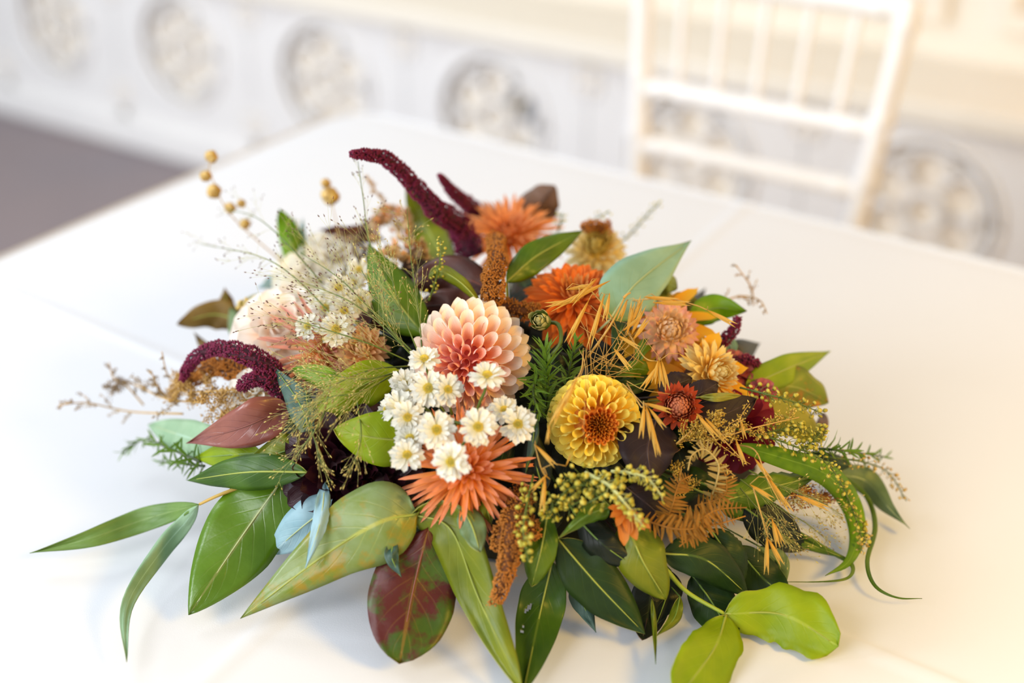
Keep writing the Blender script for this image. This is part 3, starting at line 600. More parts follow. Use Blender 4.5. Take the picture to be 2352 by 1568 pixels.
 ('fuzzy_leaf', [(1490, 850, 1), (1455, 848, 2), (1415, 862, 2)], 24, L_mid, rim_d, v_g, 'soft serrated green leaf above the yellow dahlia', dict(ser=.15, nser=12, wave=.3)),
 ('fuzzy_leaf', [(1500, 870, .6), (1450, 885, 1.2), (1390, 880, 1)], 20, L_drk, rim_d, v_g, 'dark soft leaf touching the upper rim of the yellow dahlia', {}),
 ('sage_leaf', [(1400, 1165, 4), (1345, 1185, 4.6), (1283, 1236, 4)], 22, L_mid, rim_y, v_g, 'folded green leaf beneath the lime pod spray', dict(fold=1.0, wave=.3, prof=(.4, .9))),
 ('nettle_leaf', [(1440, 700, 1), (1425, 760, 1.6), (1405, 830, 1.4)], 22, L_drk, rim_d, v_g, 'dark narrow leaf hanging under the large sage leaf', {}),
 ('ninebark_leaf', [(1508, 965, 2.6), (1488, 1030, 3.6), (1498, 1108, 3)], 70, L_blk, rim_b, v_k, 'large black-purple lobed leaf right of the yellow dahlia', dict(prof=(.4, .42), lobes=.05, ser=.06, nser=22, fold=.12)),
 ('ninebark_leaf', [(1575, 955, 2), (1650, 955, 3), (1738, 915, 3.2)], 42, L_blk, rim_b, v_k, 'long black-purple leaf reaching right of the small red strawflower', dict(prof=(.5, .45), lobes=.05, fold=.1)),
 ('ninebark_leaf', [(1520, 910, 1.6), (1550, 885, 2.2), (1590, 868, 2.4)], 34, L_blk, rim_b, v_k, 'black-purple leaf above the small red strawflower', dict(prof=(.4, .5), ser=.12, nser=12)),
 ('ninebark_leaf', [(1575, 925, 2), (1615, 900, 2.8), (1650, 878, 2.8)], 30, L_blk, rim_b, v_k, 'small curled black leaf between the red strawflower and the yellow fluffy flower', dict(prof=(.4, .4), ser=.1)),
 ('pale_leaf', [(1606, 912, 3.6), (1650, 912, 4.4), (1702, 908, 4)], 10, L_yol, rim_y, v_y, 'folded pale underside strip on the long black-purple leaf', dict(prof=(.6, .6))),
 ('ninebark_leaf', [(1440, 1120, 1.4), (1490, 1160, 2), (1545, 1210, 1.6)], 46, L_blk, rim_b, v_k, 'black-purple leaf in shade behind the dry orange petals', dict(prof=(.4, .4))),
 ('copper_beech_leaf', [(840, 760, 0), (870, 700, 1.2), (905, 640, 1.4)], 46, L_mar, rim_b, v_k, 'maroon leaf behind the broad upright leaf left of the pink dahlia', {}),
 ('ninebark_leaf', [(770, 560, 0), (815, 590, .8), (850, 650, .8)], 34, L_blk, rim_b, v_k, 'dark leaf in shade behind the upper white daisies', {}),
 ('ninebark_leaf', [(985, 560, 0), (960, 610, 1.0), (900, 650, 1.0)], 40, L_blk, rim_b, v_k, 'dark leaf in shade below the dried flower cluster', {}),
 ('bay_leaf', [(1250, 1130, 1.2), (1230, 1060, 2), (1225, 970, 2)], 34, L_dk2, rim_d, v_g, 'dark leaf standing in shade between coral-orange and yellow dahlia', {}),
 ('laurel_leaf', [(1640, 1120, .2), (1720, 1160, 1), (1820, 1190, .6)], 44, L_mid, rim_d, v_g, 'green leaf lying under the airy seed grass at the right', {}),
 ('burgundy_leaf', [(1640, 975, .6), (1680, 985, 1.4), (1720, 960, 1.2)], 30, L_mar, rim_b, v_r, 'deep wine-red leaf under the long black-purple leaf', {}),
]
for (nm, pts, hw, mt, rm, vn, lab, opt) in LV:
    leaf(nm, pts, hw, mt, rm, lab, 'leaf', vein=vn, **opt)
# added filler leaves deep in the mound, coloured dark so gaps read as shade
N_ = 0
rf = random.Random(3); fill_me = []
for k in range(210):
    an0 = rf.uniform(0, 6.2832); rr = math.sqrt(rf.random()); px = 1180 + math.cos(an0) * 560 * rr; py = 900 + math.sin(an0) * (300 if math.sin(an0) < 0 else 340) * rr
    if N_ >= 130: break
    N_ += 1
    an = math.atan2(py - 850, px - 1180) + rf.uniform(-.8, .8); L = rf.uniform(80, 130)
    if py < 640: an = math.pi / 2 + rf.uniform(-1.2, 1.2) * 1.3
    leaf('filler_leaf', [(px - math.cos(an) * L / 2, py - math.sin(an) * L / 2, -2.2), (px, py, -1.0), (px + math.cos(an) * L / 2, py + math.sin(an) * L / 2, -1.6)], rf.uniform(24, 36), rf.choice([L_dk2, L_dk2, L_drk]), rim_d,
         'small green leaf coloured dark for the shade deep between the flowers', 'leaf', group='darkened filler leaves deep inside the bouquet', vein=None, nu=12, nv=2)
# leafy sprigs
def sprig(name, label, stem_pts, leaves, mat, rim, vein, smat, r=.0018, cat='leafy sprig'):
    p = path(stem_pts, 14); t = thing(name, label, cat, p[0])
    mb = MB(); tube(mb, [into(p[0], .3) - p[0]] + rel(p, t), r, r * .7, 7); link('stem', mb.mesh('stem', smat), t)
    for (pts, hw, opt) in leaves: leaf('leaf', pts, hw, mat if 'mat' not in opt else opt['mat'], rim, parent=t, vein=vein, **{k: v for k, v in opt.items() if k != 'mat'})
    return t
sprig('laurel_sprig', 'lime green forked sprig with two broad leaves at the lower right', [(1530, 1308, 2), (1580, 1360, 1.8), (1664, 1409, 1.6)],
      [([(1664, 1409, 1.6), (1800, 1412, 2.2), (1926, 1484, .8)], 72, dict(prof=(.62, .5), raw=True, fold=.12, wave=.3, ser=.03, nser=9)), ([(1668, 1412, 1.6), (1640, 1490, 1.6), (1560, 1600, .8)], 68, dict(prof=(.75, .5), raw=True, fold=.12, wave=.25, ser=.03, nser=9))], L_lim, rim_y, v_y, plain('lime_stem', S(156, 172, 50), S(136, 156, 40), .5, 60))
sprig('willow_sprig', 'sprig with two long narrow leaves stretching out at the lower left', [(560, 1115, 2), (500, 1138, 3), (458, 1158, 3.4)],
      [([(458, 1158, 3.4), (340, 1190, 3.4), (200, 1238, 2.6), (68, 1270, 1.5)], 28, dict(prof=(.6, .9), tilt=.5, fold=.2)), ([(456, 1160, 3.4), (425, 1200, 3), (370, 1265, 2.6), (292, 1390, 1.8), (291, 1520, .6)], 22, dict(mat=L_mnt, prof=(.6, .7), tilt=-.4, fold=.2))], L_wil, rim_d, None, plain('orange_stem', S(190, 140, 60), S(160, 150, 60), .5, 60), .0014)
# bear-grass blades
def blade(label, pts, w0, mat, flat=1.0, prof=(.12, .9)):
    leaf('grass_blade', pts, w0, mat, rim_d, label, 'grass blade', vein=None, prof=prof, fold=.12, nu=40, nv=2, rip=.0005)
blade('broad strap-like grass blade arching out to the right', [(1690, 1022, 2), (1800, 1052, 3), (1900, 1090, 3), (1955, 1160, 2), (1968, 1230, 1.2), (1948, 1290, .6), (1895, 1322, .2)], 27, L_brt, prof=(.18, .75))
blade('thin grass blade curling in a hook on the cloth at the right', [(1800, 1200, 1), (1900, 1262, 1), (1955, 1295, .3), (1950, 1325, .1), (1900, 1335, .1), (1800, 1336, .1)], 5, L_mid)
blade('long thin grass blade trailing to the far lower right on the cloth', [(1930, 1085, 2), (1990, 1140, 2), (2010, 1210, 1.2), (1992, 1290, .5), (2010, 1345, .2), (2060, 1372, .1), (2118, 1374, .1)], 6, L_mid, prof=(.1, .8))
# ================================================================ FLOWERS
def flower(name, label, cat, px, py, lift, ab, group=None):
    t = thing(name, label, cat, P(px, py, lift), group); return t, frame(px, py, *ab)
m_calyx = plain('green_calyx', S(96, 116, 40), S(70, 90, 30), 0.6, 80)
# --- pink ball dahlia
t, A = flower('ball_dahlia', 'large peach-pink ball dahlia with honeycomb petals at the centre of the bouquet', 'dahlia', 1079, 824, 1.4, (-.22, -.27))
pm = petal_mat('peach_pink_petal', S(255, 196, 158), S(255, 236, 218), .25, .9, .2, edge=S(255, 246, 238))
ms = [scoop('petal', pm, 2.4, .30, .0), scoop('petal', pm, 1.9, .40, .03), scoop('petal', pm, 1.4, .5, .12), scoop('petal', pm, 1.15, .58, .18), scoop('petal', pm, 1.0, .62, .2, back=.05)]
def pinkf(f_, pos, c):
    up = max(0, min(1, .5 + pos.normalized().z * .55 + f_ * .25)) if f_ > .25 else .0  # petals on the upper side tinted paler, as if lit from above
    c = lerp3((.94, .52, .50), (1.0, .86, .82), min(1, f_ * 3.6)); c = tuple(min(1, x * 1.08) for x in c); return lerp3(c, (1.0, 1.0, .98), min(1, max(0, f_ - .15) * 2.6 * (.5 + .7 * up)))
whorl(t, A, ms, 158, .03, 2.15, (.0215, .0245), (.0, .85), .0145, .0215, colf=pinkf, seed=2, jit=.018, wide=(.42, .98), power=.56)
core(t, A, .0235, plain('pink_flower_heart', S(200, 90, 80), None, .8), 1.0); flower_stem(t, A)
# --- yellow ball dahlia
t, A = flower('ball_dahlia', 'golden yellow ball dahlia with an orange-red eye, right of centre', 'dahlia', 1364, 967, 1.6, (.16, -.13))
ym = petal_mat('golden_petal', S(255, 208, 52), S(255, 236, 110), .25, 1.0, .2, edge=S(255, 240, 140))
yo = petal_mat('orange_inner_petal', S(226, 100, 30), S(250, 160, 60), .2, 1.0, .15, edge=S(246, 176, 60))
msi = [scoop('petal', yo, 2.6, .2, 0, nu=5, nv=4), scoop('petal', yo, 2.6, .25, 0, nu=5, nv=4)]
ms = [scoop('petal', ym, 2.4, .25, 0), scoop('petal', ym, 1.9, .4, .02), scoop('petal', ym, 1.5, .5, .05), scoop('petal', ym, 1.2, .55, .08)]
whorl(t, A, msi, 60, .03, .42, (.0205, .0205), (0, .1), .0085, .0100, (.8, .8, .4), (1, 1, 1), seed=4, name='petal', jit=.02, wide=(.22, .40))
whorl(t, A, ms, 160, .42, 2.15, (.0190, .0190), (.05, .85), .0115, .0150, seed=5, jit=.018, power=.60, wide=(.52, 1.0))
core(t, A, .0205, plain('orange_flower_heart', S(190, 110, 20), None, .8), 1.0); flower_stem(t, A)
# --- cactus dahlias
cm = petal_mat('coral_orange_quill', S(255, 164, 54), S(252, 166, 130), .35, .95, .18, edge=S(248, 158, 110))
cm2 = petal_mat('orange_quill', S(252, 160, 66), S(254, 180, 124), .2, .95, .25, edge=S(250, 164, 106))
def cactus(label, px, py, lift, ab, mat, n, R, seed, flat=.8, tmax=1.75, t0=.12, s0=.35):
    t, A = flower('cactus_dahlia', label, 'dahlia', px, py, lift, ab)
    ms = [petal_mesh('petal', 1, .26, mat, 1.0, -.1, (.4, .4), nu=8, nv=2), petal_mesh('petal', 1, .18, mat, 1.2, .0, (.3, .38), nu=8, nv=2), petal_mesh('petal', 1, .135, mat, 1.5, .06, (.22, .32), nu=8, nv=3), petal_mesh('petal', 1, .125, mat, 1.7, .12, (.2, .3), nu=8, nv=3)]
    whorl(t, A, ms, n, t0, tmax, (R * .10, R * .2), (.0, .12), R * s0, R * .9, seed=seed, jit=.07, power=.55)
    core(t, A, R * .22, mat, .8); flower_stem(t, A); return t
cactus('coral-orange cactus dahlia with long quilled petals, lower centre beneath the white daisies', 1072, 1078, 3.0, (-.05, .10), cm, 150, .047, 11)
cactus('orange cactus dahlia with pointed petals at the top of the bouquet', 1168, 545, 1.0, (.0, .70), cm2, 150, .045, 12, tmax=1.5)
# --- rust chrysanthemum
t, A = flower('chrysanthemum', 'rust-orange chrysanthemum with a tight centre, behind the golden oats', 'chrysanthemum', 1318, 690, 1.3, (.05, .62))
rm_ = petal_mat('rust_petal', S(232, 104, 24), S(242, 124, 40), .1, .9, .2, edge=S(246, 150, 70))
rm2 = petal_mat('tan_inner_petal', S(214, 110, 30), S(236, 164, 90), .3, .95, .2)
ms = [petal_mesh('petal', 1, .24, rm2, 1.2, -.35, (.5, .3), nu=7, nv=2), petal_mesh('petal', 1, .26, rm_, 1.0, -.1, (.6, .32), nu=7, nv=2), petal_mesh('petal', 1, .27, rm_, .8, .05, (.7, .32), nu=7, nv=3), petal_mesh('petal', 1, .27, rm_, .7, .15, (.75, .32), nu=7, nv=3)]
whorl(t, A, ms, 140, .06, 1.68, (.004, .008), (.05, .1), .012, .034, (1, 1, 1), (.96, .92, .9), seed=21, jit=.06, power=.52)
core(t, A, .009, rm_, .8); flower_stem(t, A)
# --- strawflowers
def straw(label, px, py, lift, ab, R, m1, m2, seed, n=90, inner=.4, name='strawflower', tmax=1.75, dome=0.0):
    t, A = flower(name, label, 'strawflower', px, py, lift, ab)
    mi_ = [petal_mesh('bract', 1, .42, m2, .9, -.45, (.6, .5), nu=6, nv=2), petal_mesh('bract', 1, .42, m2, .8, -.3, (.6, .5), nu=6, nv=2)]
    mo = [petal_mesh('bract', 1, .38, m1, .6, -.1, (.6, .6), nu=6, nv=2, tip=.05), petal_mesh('bract', 1, .36, m1, .5, .05, (.6, .65), nu=6, nv=2, tip=.05), petal_mesh('bract', 1, .36, m1, .4, .15, (.6, .65), nu=6, nv=2, tip=.05)]
    ni = int(n * inner)
    whorl(t, A, mi_, ni, .30, 1.0 + dome * .35, (R * (.30 + .2 * dome), R * (.34 + .18 * dome)), (-.7 - .35 * dome, -.25 - .45 * dome), R * .42, R * (.55 - .08 * dome), seed=seed, jit=.03, name='bract')
    whorl(t, A, mo, n - ni, .85, tmax, (R * .25, R * .3), (-.05, .1), R * .6, R * .75, seed=seed + 1, jit=.05, name='bract', power=.8)
    core(t, A, R * (.4 + .12 * dome), m2, .85); flower_stem(t, A, .0012); return t
spk = petal_mat('blush_bract', S(255, 214, 160), S(240, 160, 150), .5, 1.0, .2); spi = petal_mat('peach_inner_bract', S(255, 220, 150), S(255, 212, 170), .2, 1, .2, rough=.35)
straw('blush pink strawflower with a peach centre, right of the rust chrysanthemum', 1537, 760, 2.2, (.20, .22), .0225, spk, spi, 31, n=110, inner=.45, dome=.6)
srd = petal_mat('brick_red_bract', S(170, 64, 30), S(196, 74, 36), .2, 1, .15); sri = petal_mat('salmon_inner_bract', S(160, 60, 40), S(244, 156, 116), .35, .95, .15, rough=.35)
straw('small brick-red strawflower bud on the black-purple leaves', 1559, 933, 3.6, (.08, .05), .0165, srd, sri, 33, n=150, inner=.72, tmax=1.6, dome=1.0)
scr = petal_mat('cream_bract', S(246, 214, 120), S(250, 236, 186), .2, 1, .3); sci = petal_mat('straw_centre', S(206, 176, 80), S(226, 200, 110), .2, 1, .2)
straw('cream strawflower behind the large sage leaf at the top right', 1368, 580, .8, (.05, .62), .026, scr, sci, 35, n=100)
sye = petal_mat('soft_yellow_bract', S(252, 206, 90), S(255, 238, 170), .3, 1, .3)
straw('fluffy pale yellow strawflower seen from the side, right of the blush one', 1628, 858, 1.6, (.72, .1), .025, sye, sye, 37, n=140)
sbe = petal_mat('tan_bract', S(206, 140, 80), S(240, 190, 140), .3, 1, .2)
straw('tan strawflower in the fine grass left of the pink dahlia', 832, 806, 1.6, (-.1, .35), .020, sbe, spi, 39)
# --- coral blurred dahlia on the left, white dahlia, cream rose, dark dahlia
ccm = petal_mat('coral_petal', S(255, 200, 100), S(255, 186, 168), .15, .6, .25)
t = cactus('coral pink dahlia with an orange heart, left, under the lower white daisies', 745, 808, 1.2, (.25, .35), ccm, 110, .046, 14, tmax=1.6)
def bloom(name, label, cat, px, py, lift, ab, R, mat, n, seed, W=.9, heart=None, c0=(1, 1, 1), c1=(1, 1, 1), th1=1.8, cup=.9, back=.15, s0=.4, s1=.85, br=(.2, .35)):
    t, A = flower(name, label, cat, px, py, lift, ab)
    ms = [petal_mesh('petal', 1, W, mat, cup * 1.3, -.1, (.55, .3), nu=8, nv=3), petal_mesh('petal', 1, W, mat, cup, back * .5, (.55, .3), nu=8, nv=3), petal_mesh('petal', 1, W, mat, cup * .7, back, (.55, .3), nu=8, nv=3)]
    whorl(t, A, ms, n, .08, th1, (R * br[0], R * br[1]), (-.1, .5), R * s0, R * s1, c0, c1, seed=seed, jit=.06)
    core(t, A, R * .4, heart or mat, .9); flower_stem(t, A); return t
wm = petal_mat('white_petal', S(254, 226, 200), S(255, 253, 250), .2, .7, .25)
bloom('decorative_dahlia', 'soft white dahlia with a peach blush at the left of the bouquet', 'dahlia', 655, 768, .3, (-.1, .35), .044, wm, 60, 41, c0=(1, .88, .78))
rmw = petal_mat('cream_rose_petal', S(255, 240, 216), S(255, 253, 244), .1, .7, .25)
bloom('rose', 'cream rose with rounded petals above the white dahlia', 'rose', 722, 640, .2, (.0, .45), .036, rmw, 34, 43, W=1.25, cup=1.1, th1=1.5)
bloom('rose', 'pale ivory rosebud standing up at the back left', 'rose', 758, 598, .6, (.15, .75), .026, rmw, 22, 44, W=1.2, cup=1.2, th1=.9)
bloom('rose', 'white rose half hidden between burgundy tassel and reddish-brown leaf', 'rose', 590, 905, .8, (-.3, .4), .022, rmw, 22, 45, W=1.2, cup=1.1, th1=1.4)
dm = petal_mat('black_maroon_petal', S(38, 10, 18), S(52, 16, 26), .1, .9, .05, rough=.38, spec=.5)
bloom('decorative_dahlia', 'nearly black maroon dahlia in the shade at the lower left of centre', 'dahlia', 800, 1078, .6, (-.1, .0), .050, dm, 95, 47, W=.62, cup=.9, back=.2)
bloom('decorative_dahlia', 'smaller blackish dahlia head hanging under the large dark one', 'dahlia', 875, 1110, .2, (.1, -.3), .034, dm, 50, 48, W=.6, cup=.9)
wr_ = petal_mat('wine_petal', S(110, 14, 34), S(140, 24, 46), .1, .9, .15, rough=.5)
bloom('decorative_dahlia', 'wine-red dahlia glimpsed under the black-purple leaf at the right', 'dahlia', 1690, 985, .0, (.3, .0), .034, wr_, 50, 49, W=.6)
pk2 = petal_mat('dusty_pink_petal', S(180, 70, 80), S(214, 130, 130), .1, .9, .25)
bloom('carnation', 'dusty pink bloom behind the fluffy yellow strawflower', 'flower', 1688, 852, .2, (.3, .5), .020, pk2, 50, 50, W=.7)
bloom('carnation', 'small closed plum-pink bud at the right, in front of the lime leaf', 'flower bud', 1752, 900, 1.2, (.2, .6), .011, pk2, 26, 51, W=.7, th1=1.2, c1=(.7, .5, .5))
# --- yellow rudbeckia petals
rud = petal_mat('amber_petal', S(226, 134, 14), S(250, 186, 40), .1, .9, .3)
def daisy_big(label, px, py, lift, ab, R, n, seed, mat, W=.3, name='rudbeckia', back=.15):
    t, A = flower(name, label, 'rudbeckia', px, py, lift, ab)
    ms = [petal_mesh('petal', 1, W, mat, .6, back, (.5, .4), nu=8, nv=3, tip=.05)]
    whorl(t, A, ms, n, 1.35, 1.6, (R * .12, R * .12), (0, 0), R * .9, R, seed=seed, jit=.08, power=1)
    core(t, A, R * .22, plain('brown_cone', S(70, 40, 20), None, .9, 300), .8, name='cone'); flower_stem(t, A)
daisy_big('amber yellow daisy-like flower hidden behind the blush strawflower', 1512, 742, .6, (.0, .75), .042, 13, 61, rud)
daisy_big('amber flower with broad petals between blush and brick-red strawflowers', 1590, 868, .8, (.0, .55), .036, 12, 62, rud, W=.42)
# --- feverfew daisies
fw_p = petal_mat('white_ray_petal', S(255, 248, 206), S(255, 253, 240), .05, .6, .2); fw_c = grain_mat('yellow_disc_floret', S(214, 186, 36), S(246, 226, 110), .8)
fme = [petal_mesh('ray_petal', 1, .42, fw_p, .5, .08, (.4, .10), nu=7, nv=2, notch=.06), petal_mesh('ray_petal', 1, .34, fw_p, .7, -.12, (.4, .12), nu=7, nv=2, notch=.05)]
mb = MB(); rr = random.Random(5)
for i in range(90):
    f_ = i / 90; th = 1.25 * math.sqrt(f_); ph = i * 2.399963; d = Vector((math.sin(th) * math.cos(ph), math.sin(th) * math.sin(ph), math.cos(th)))
    spindle(mb, Vector((d.x * .8, d.y * .8, d.z * .45)), d, .34, .1, 4)
disc_me = mb.mesh('disc', fw_c)
mb = MB(); spindle(mb, Vector((0, 0, -.55)), Vector((0, 0, 1)), .7, .6, 8, mid=.6); cal_me = mb.mesh('calyx', m_calyx)
def feverfew(label, px, py, lift, ab, R=.0112, stem_to=None, seed=0, open_=1.0):
    t, A = flower('feverfew_daisy', label, 'daisy', px, py, lift, ab, 'white feverfew daisies scattered through the bouquet')
    whorl(t, A, [fme[1]], 12, .95 * open_, 1.15 * open_, (R * .18, R * .18), (0, 0), R * .62, R * .7, seed=seed + 100, jit=.07, name='ray_petal', power=1)
    whorl(t, A, [fme[0]], 18, 1.3 * open_, 1.6 * open_, (R * .16, R * .16), (0, 0), R * .84, R * .92, seed=seed + 200, jit=.08, name='ray_petal', power=1)
    e = A.orthogonal().normalized(); r = R * .34
    link('disc', disc_me, t, basis(A * R * .05, A.cross(e), A, r * .85, r * .85, r)); link('calyx', cal_me, t, basis(Vector((0, 0, 0)), A.cross(e), A, r * .9, r, r))
    q = into(t.location, .5) if stem_to is None else P(*stem_to)
    p0 = Vector((0, 0, 0)); e_ = q - t.location; pts = [tuple(p0 - A * R * .1), tuple(-A * .008 + e_ * .15), tuple(e_ * .6 - A * .002), tuple(e_)]
    mb = MB(); tube(mb, [Vector(cr(pts, i / 10)) for i in range(11)], .0008, .0010, 6); link('stem', mb.mesh('stem', m_stem), t)
FF = [('white daisy over the left rim of the pink dahlia', 975, 826, 5.6, (-.1, .6), .0112, (1010, 930, 3)),
 ('white daisy over the right side of the pink dahlia, seen from the side', 1119, 864, 6.6, (.05, .72), .0122, (1095, 945, 4)),
 ('white daisy at the lower left rim of the pink dahlia, largest of its trio', 984, 892, 5.8, (-.1, .15), .0128, (1030, 960, 3)),
 ('white daisy overlapping the largest one at the dahlia rim, on its right', 1028, 895, 5.9, (.25, .15), .0108, (1040, 960, 3)),
 ('creamy daisy half hidden left of the largest one by the pink dahlia', 928, 880, 4.6, (-.1, -.1), .0100, (1000, 960, 3)),
 ('small daisy with yellow eye just below the creamy half-hidden one', 938, 902, 4.4, (.1, -.2), .0098, (1000, 960, 3)),
 ('fluffy white daisy at the left, directly above the yellow-green leaf', 917, 935, 5.0, (-.2, .2), .0120, (1000, 980, 3)),
 ('white daisy with an orange eye touching the fluffy one above the yellow-green leaf', 936, 956, 5.4, (.0, -.35), .0115, (1000, 980, 3)),
 ('wide open white daisy at the upper left rim of the lower orange dahlia', 1003, 987, 6.2, (.05, .1), .0128, (1060, 970, 4)),
 ('wide open white daisy on the lower orange dahlia, right of the other wide open one', 1098, 980, 6.6, (.05, .05), .0125, (1030, 965, 4)),
 ('yellowish daisy right of the pink dahlia foot, upper of the pair', 1158, 943, 4.6, (.1, .45), .0108, (1110, 985, 3)),
 ('white daisy with broad petals, lower of the pair right of the pink dahlia foot', 1189, 974, 5.2, (.1, .1), .0122, (1110, 990, 3)),
 ('pale daisy seen from above it, over the tip of the yellow-green leaf', 942, 1008, 5.0, (-.1, .55), .0108, (990, 1000, 3)),
 ('white daisy at the right end of the yellow-green leaf', 935, 1046, 5.6, (.0, .35), .0115, (990, 1000, 3)),
 ('white daisy tilted to the left in the middle of the lower orange dahlia', 1037, 1060, 7.4, (-.3, -.1), .0125, (1075, 1000, 5)),
 ('white daisy at the top of the left cluster, near the cream rose', 778, 662, 3.0, (.0, .3), .0112, None),
 ('white daisy in the left cluster, left of its middle', 748, 708, 3.6, (-.1, .3), .0108, None),
 ('white daisy in the left cluster, right of its middle', 790, 714, 3.6, (.15, .2), .0108, None),
 ('white daisy with bright yellow eye at the bottom of the left cluster', 772, 756, 4.2, (.05, .15), .0125, None),
 ('white daisy at the lower left end of the left cluster', 708, 750, 4.0, (-.35, .2), .0100, None),
 ('white daisy beside the broad upright leaf, on its left edge', 826, 690, 3.0, (.3, .2), .0095, None),
 ('blurred white daisy behind the broad upright leaf', 826, 620, 2.2, (-.2, .2), .0105, None),
 ('blurred white daisy just below the dark brown pointed leaf', 812, 650, 2.0, (.0, .4), .0095, None),
 ('white daisy closed from behind at the upper left cluster edge', 730, 690, 2.6, (-.5, .5), .0095, None),
 ('little white daisy at the left tip above the yellow-green leaf', 888, 940, 4.4, (-.6, .3), .0070, (930, 990, 3))]
for i, (lb, px, py, lf, ab, R, st) in enumerate(FF): feverfew(lb, px, py, lf, ab, R, st, seed=i)
# --- green bud
t, A = flower('flower_bud', 'closed green bud striped with cream above the rosemary', 'flower bud', 1246, 738, 3.4, (-.25, .1))
bm_ = petal_mat('green_cream_sepal', S(120, 140, 50), S(226, 214, 150), .4, 1.0, .15)
ms = [petal_mesh('sepal', 1, .5, bm_, .8, -.5, (.5, .4), nu=7, nv=2)]
whorl(t, A, ms, 26, .7, 1.5, (.0035, .0045), (-.95, -.8), .011, .0125, seed=71, jit=.05, name='sepal'); core(t, A, .0062, m_calyx, 1.0)
mb = MB(); p = path([(1250, 740, 2.8), (1282, 745, 3.2), (1288, 785, 2.8), (1268, 815, 2)], 12); tube(mb, rel(p, t), .0015, .0016, 6); link('stem', mb.mesh('stem', m_stem), t)
# ================================================================ AMARANTH TASSELS
g_bur = grain_mat('burgundy_floret', S(74, 8, 36), S(140, 22, 72), .75, .1)
g_bro = grain_mat('bronze_floret', S(120, 62, 10), S(214, 138, 44), .75, .1)
def amaranth(label, strands, mat, dens=1.0, cat='amaranth spike', name='amaranth', br=.0011, spiky=1.0):
    """strands: (points, radius at base, radius at tip in m, lumpiness)"""
    t = None; rnd = random.Random(len(label)); mb = MB(); sm = MB()
    for (pts, r0, r1, lump) in strands:
        p = path(pts, 40)
        if t is None: t = thing(name, label, cat, p[0])
        q = rel(p, t); L = sum((q[i + 1] - q[i]).length for i in range(len(q) - 1))
        tube(sm, q, r0 * .62, r1 * .35, 8)
        n = int(L * (r0 + r1) * 3.1416 / (br * br * 2.6) * dens)
        for k in range(n):
            u = rnd.random(); i = min(int(u * 40), 39); c = q[i].lerp(q[i + 1], u * 40 - i)
            tn = (q[i + 1] - q[i]).normalized(); a = rnd.uniform(0, 6.2832); e = tn.orthogonal().normalized(); f = tn.cross(e)
            out = e * math.cos(a) + f * math.sin(a)
            r = (r0 + (r1 - r0) * u) * (1 + lump * noise.noise(Vector((u * 16 + len(label), math.cos(a) * 1.2, math.sin(a) * 1.2))))
            if u > .93: r *= (1.0 - u) / .07 * .7 + .3
            spindle(mb, c + out * r * .72, (out + tn * .45 + rv(.25)), br * rnd.uniform(1.6, 2.6) * spiky, br * rnd.uniform(.5, .8), 4)
            mb.uv[-14:] = [(rnd.random() * .6 + (.0 if j < 6 else .3), .5) for j in range(14)]
    link('stem', sm.mesh('stem', plain('bronze_stem', S(104, 56, 12), None, .8) if mat is not g_bur else plain('red_stem', S(66, 8, 30), None, .8)), t)
    link('floret_tassel', mb.mesh('floret_tassel', mat), t, kind='stuff')
    return t
amaranth('tall burgundy amaranth spike curving to the left at the top of the bouquet', [([(1085, 590, .6), (1055, 520, 3), (1000, 478, 5.5), (935, 408, 8.5), (880, 362, 11), (808, 353, 12.5)], .0125, .0035, .4), ([(1060, 570, .6), (1020, 500, 2.5), (975, 440, 5)], .008, .003, .5)], g_bur, 1.25)
amaranth('short pointed burgundy amaranth spike beside the upper orange dahlia', [([(1120, 520, .6), (1085, 480, 3), (1045, 445, 5), (1009, 402, 7)], .011, .0014, .6), ([(1100, 540, 0), (1070, 480, 2)], .008, .003, .5)], g_bur, 1.25)
amaranth('arching burgundy amaranth tassel on the left above the reddish-brown leaf', [([(655, 900, 1.6), (620, 845, 3.4), (560, 812, 4.8), (495, 800, 5), (445, 825, 4.6), (418, 872, 4)], .0105, .003, .35), ([(665, 925, 1), (630, 880, 3), (590, 868, 3.8), (548, 892, 3.6)], .010, .004, .4)], g_bur, 1.3)
amaranth('thin wine-red amaranth strand reaching from the bright right leaf down', [([(1640, 880, .3), (1650, 800, 1), (1680, 765, 2), (1697, 728, 3)], .006, .0022, .6)], g_bur, 1.25)
amaranth('little wine-red amaranth strand curling at the far right top', [([(1675, 870, .3), (1695, 832, 1.2), (1720, 826, 1.6), (1742, 836, 1.4)], .0045, .0025, .5)], g_bur, 1.25)
amaranth('bronze amaranth plume hanging between the upper orange dahlia and the pink dahlia', [([(1140, 548, 2.4), (1142, 600, 4), (1132, 650, 3.8), (1135, 700, 3)], .0085, .0095, .45), ([(1150, 700, 1.6), (1200, 715, 1.8), (1235, 712, 1.4)], .008, .006, .5)], g_bro, 1.0, br=.0009)
amaranth('thick bronze amaranth tassel hanging at the bottom centre below the coral-orange dahlia', [([(1200, 1130, 1.6), (1180, 1200, 3.6), (1172, 1270, 4.4), (1155, 1340, 4.2), (1127, 1408, 3)], .0115, .0042, .35), ([(1190, 1180, 2), (1158, 1220, 3.4), (1142, 1265, 3.4)], .009, .006, .5), ([(1200, 1190, 2), (1215, 1215, 3.2), (1222, 1240, 3.4)], .008, .007, .5)], g_bro, 1.0, br=.0009)
amaranth('bronze amaranth stub behind the cream strawflower at the top right', [([(1425, 585, 0), (1405, 545, 2), (1375, 520, 3), (1340, 522, 3.4)], .003, .005, .7), ([(1375, 525, 3), (1402, 512, 3.4)], .004, .003, .5)], g_bro, .9, br=.0009)
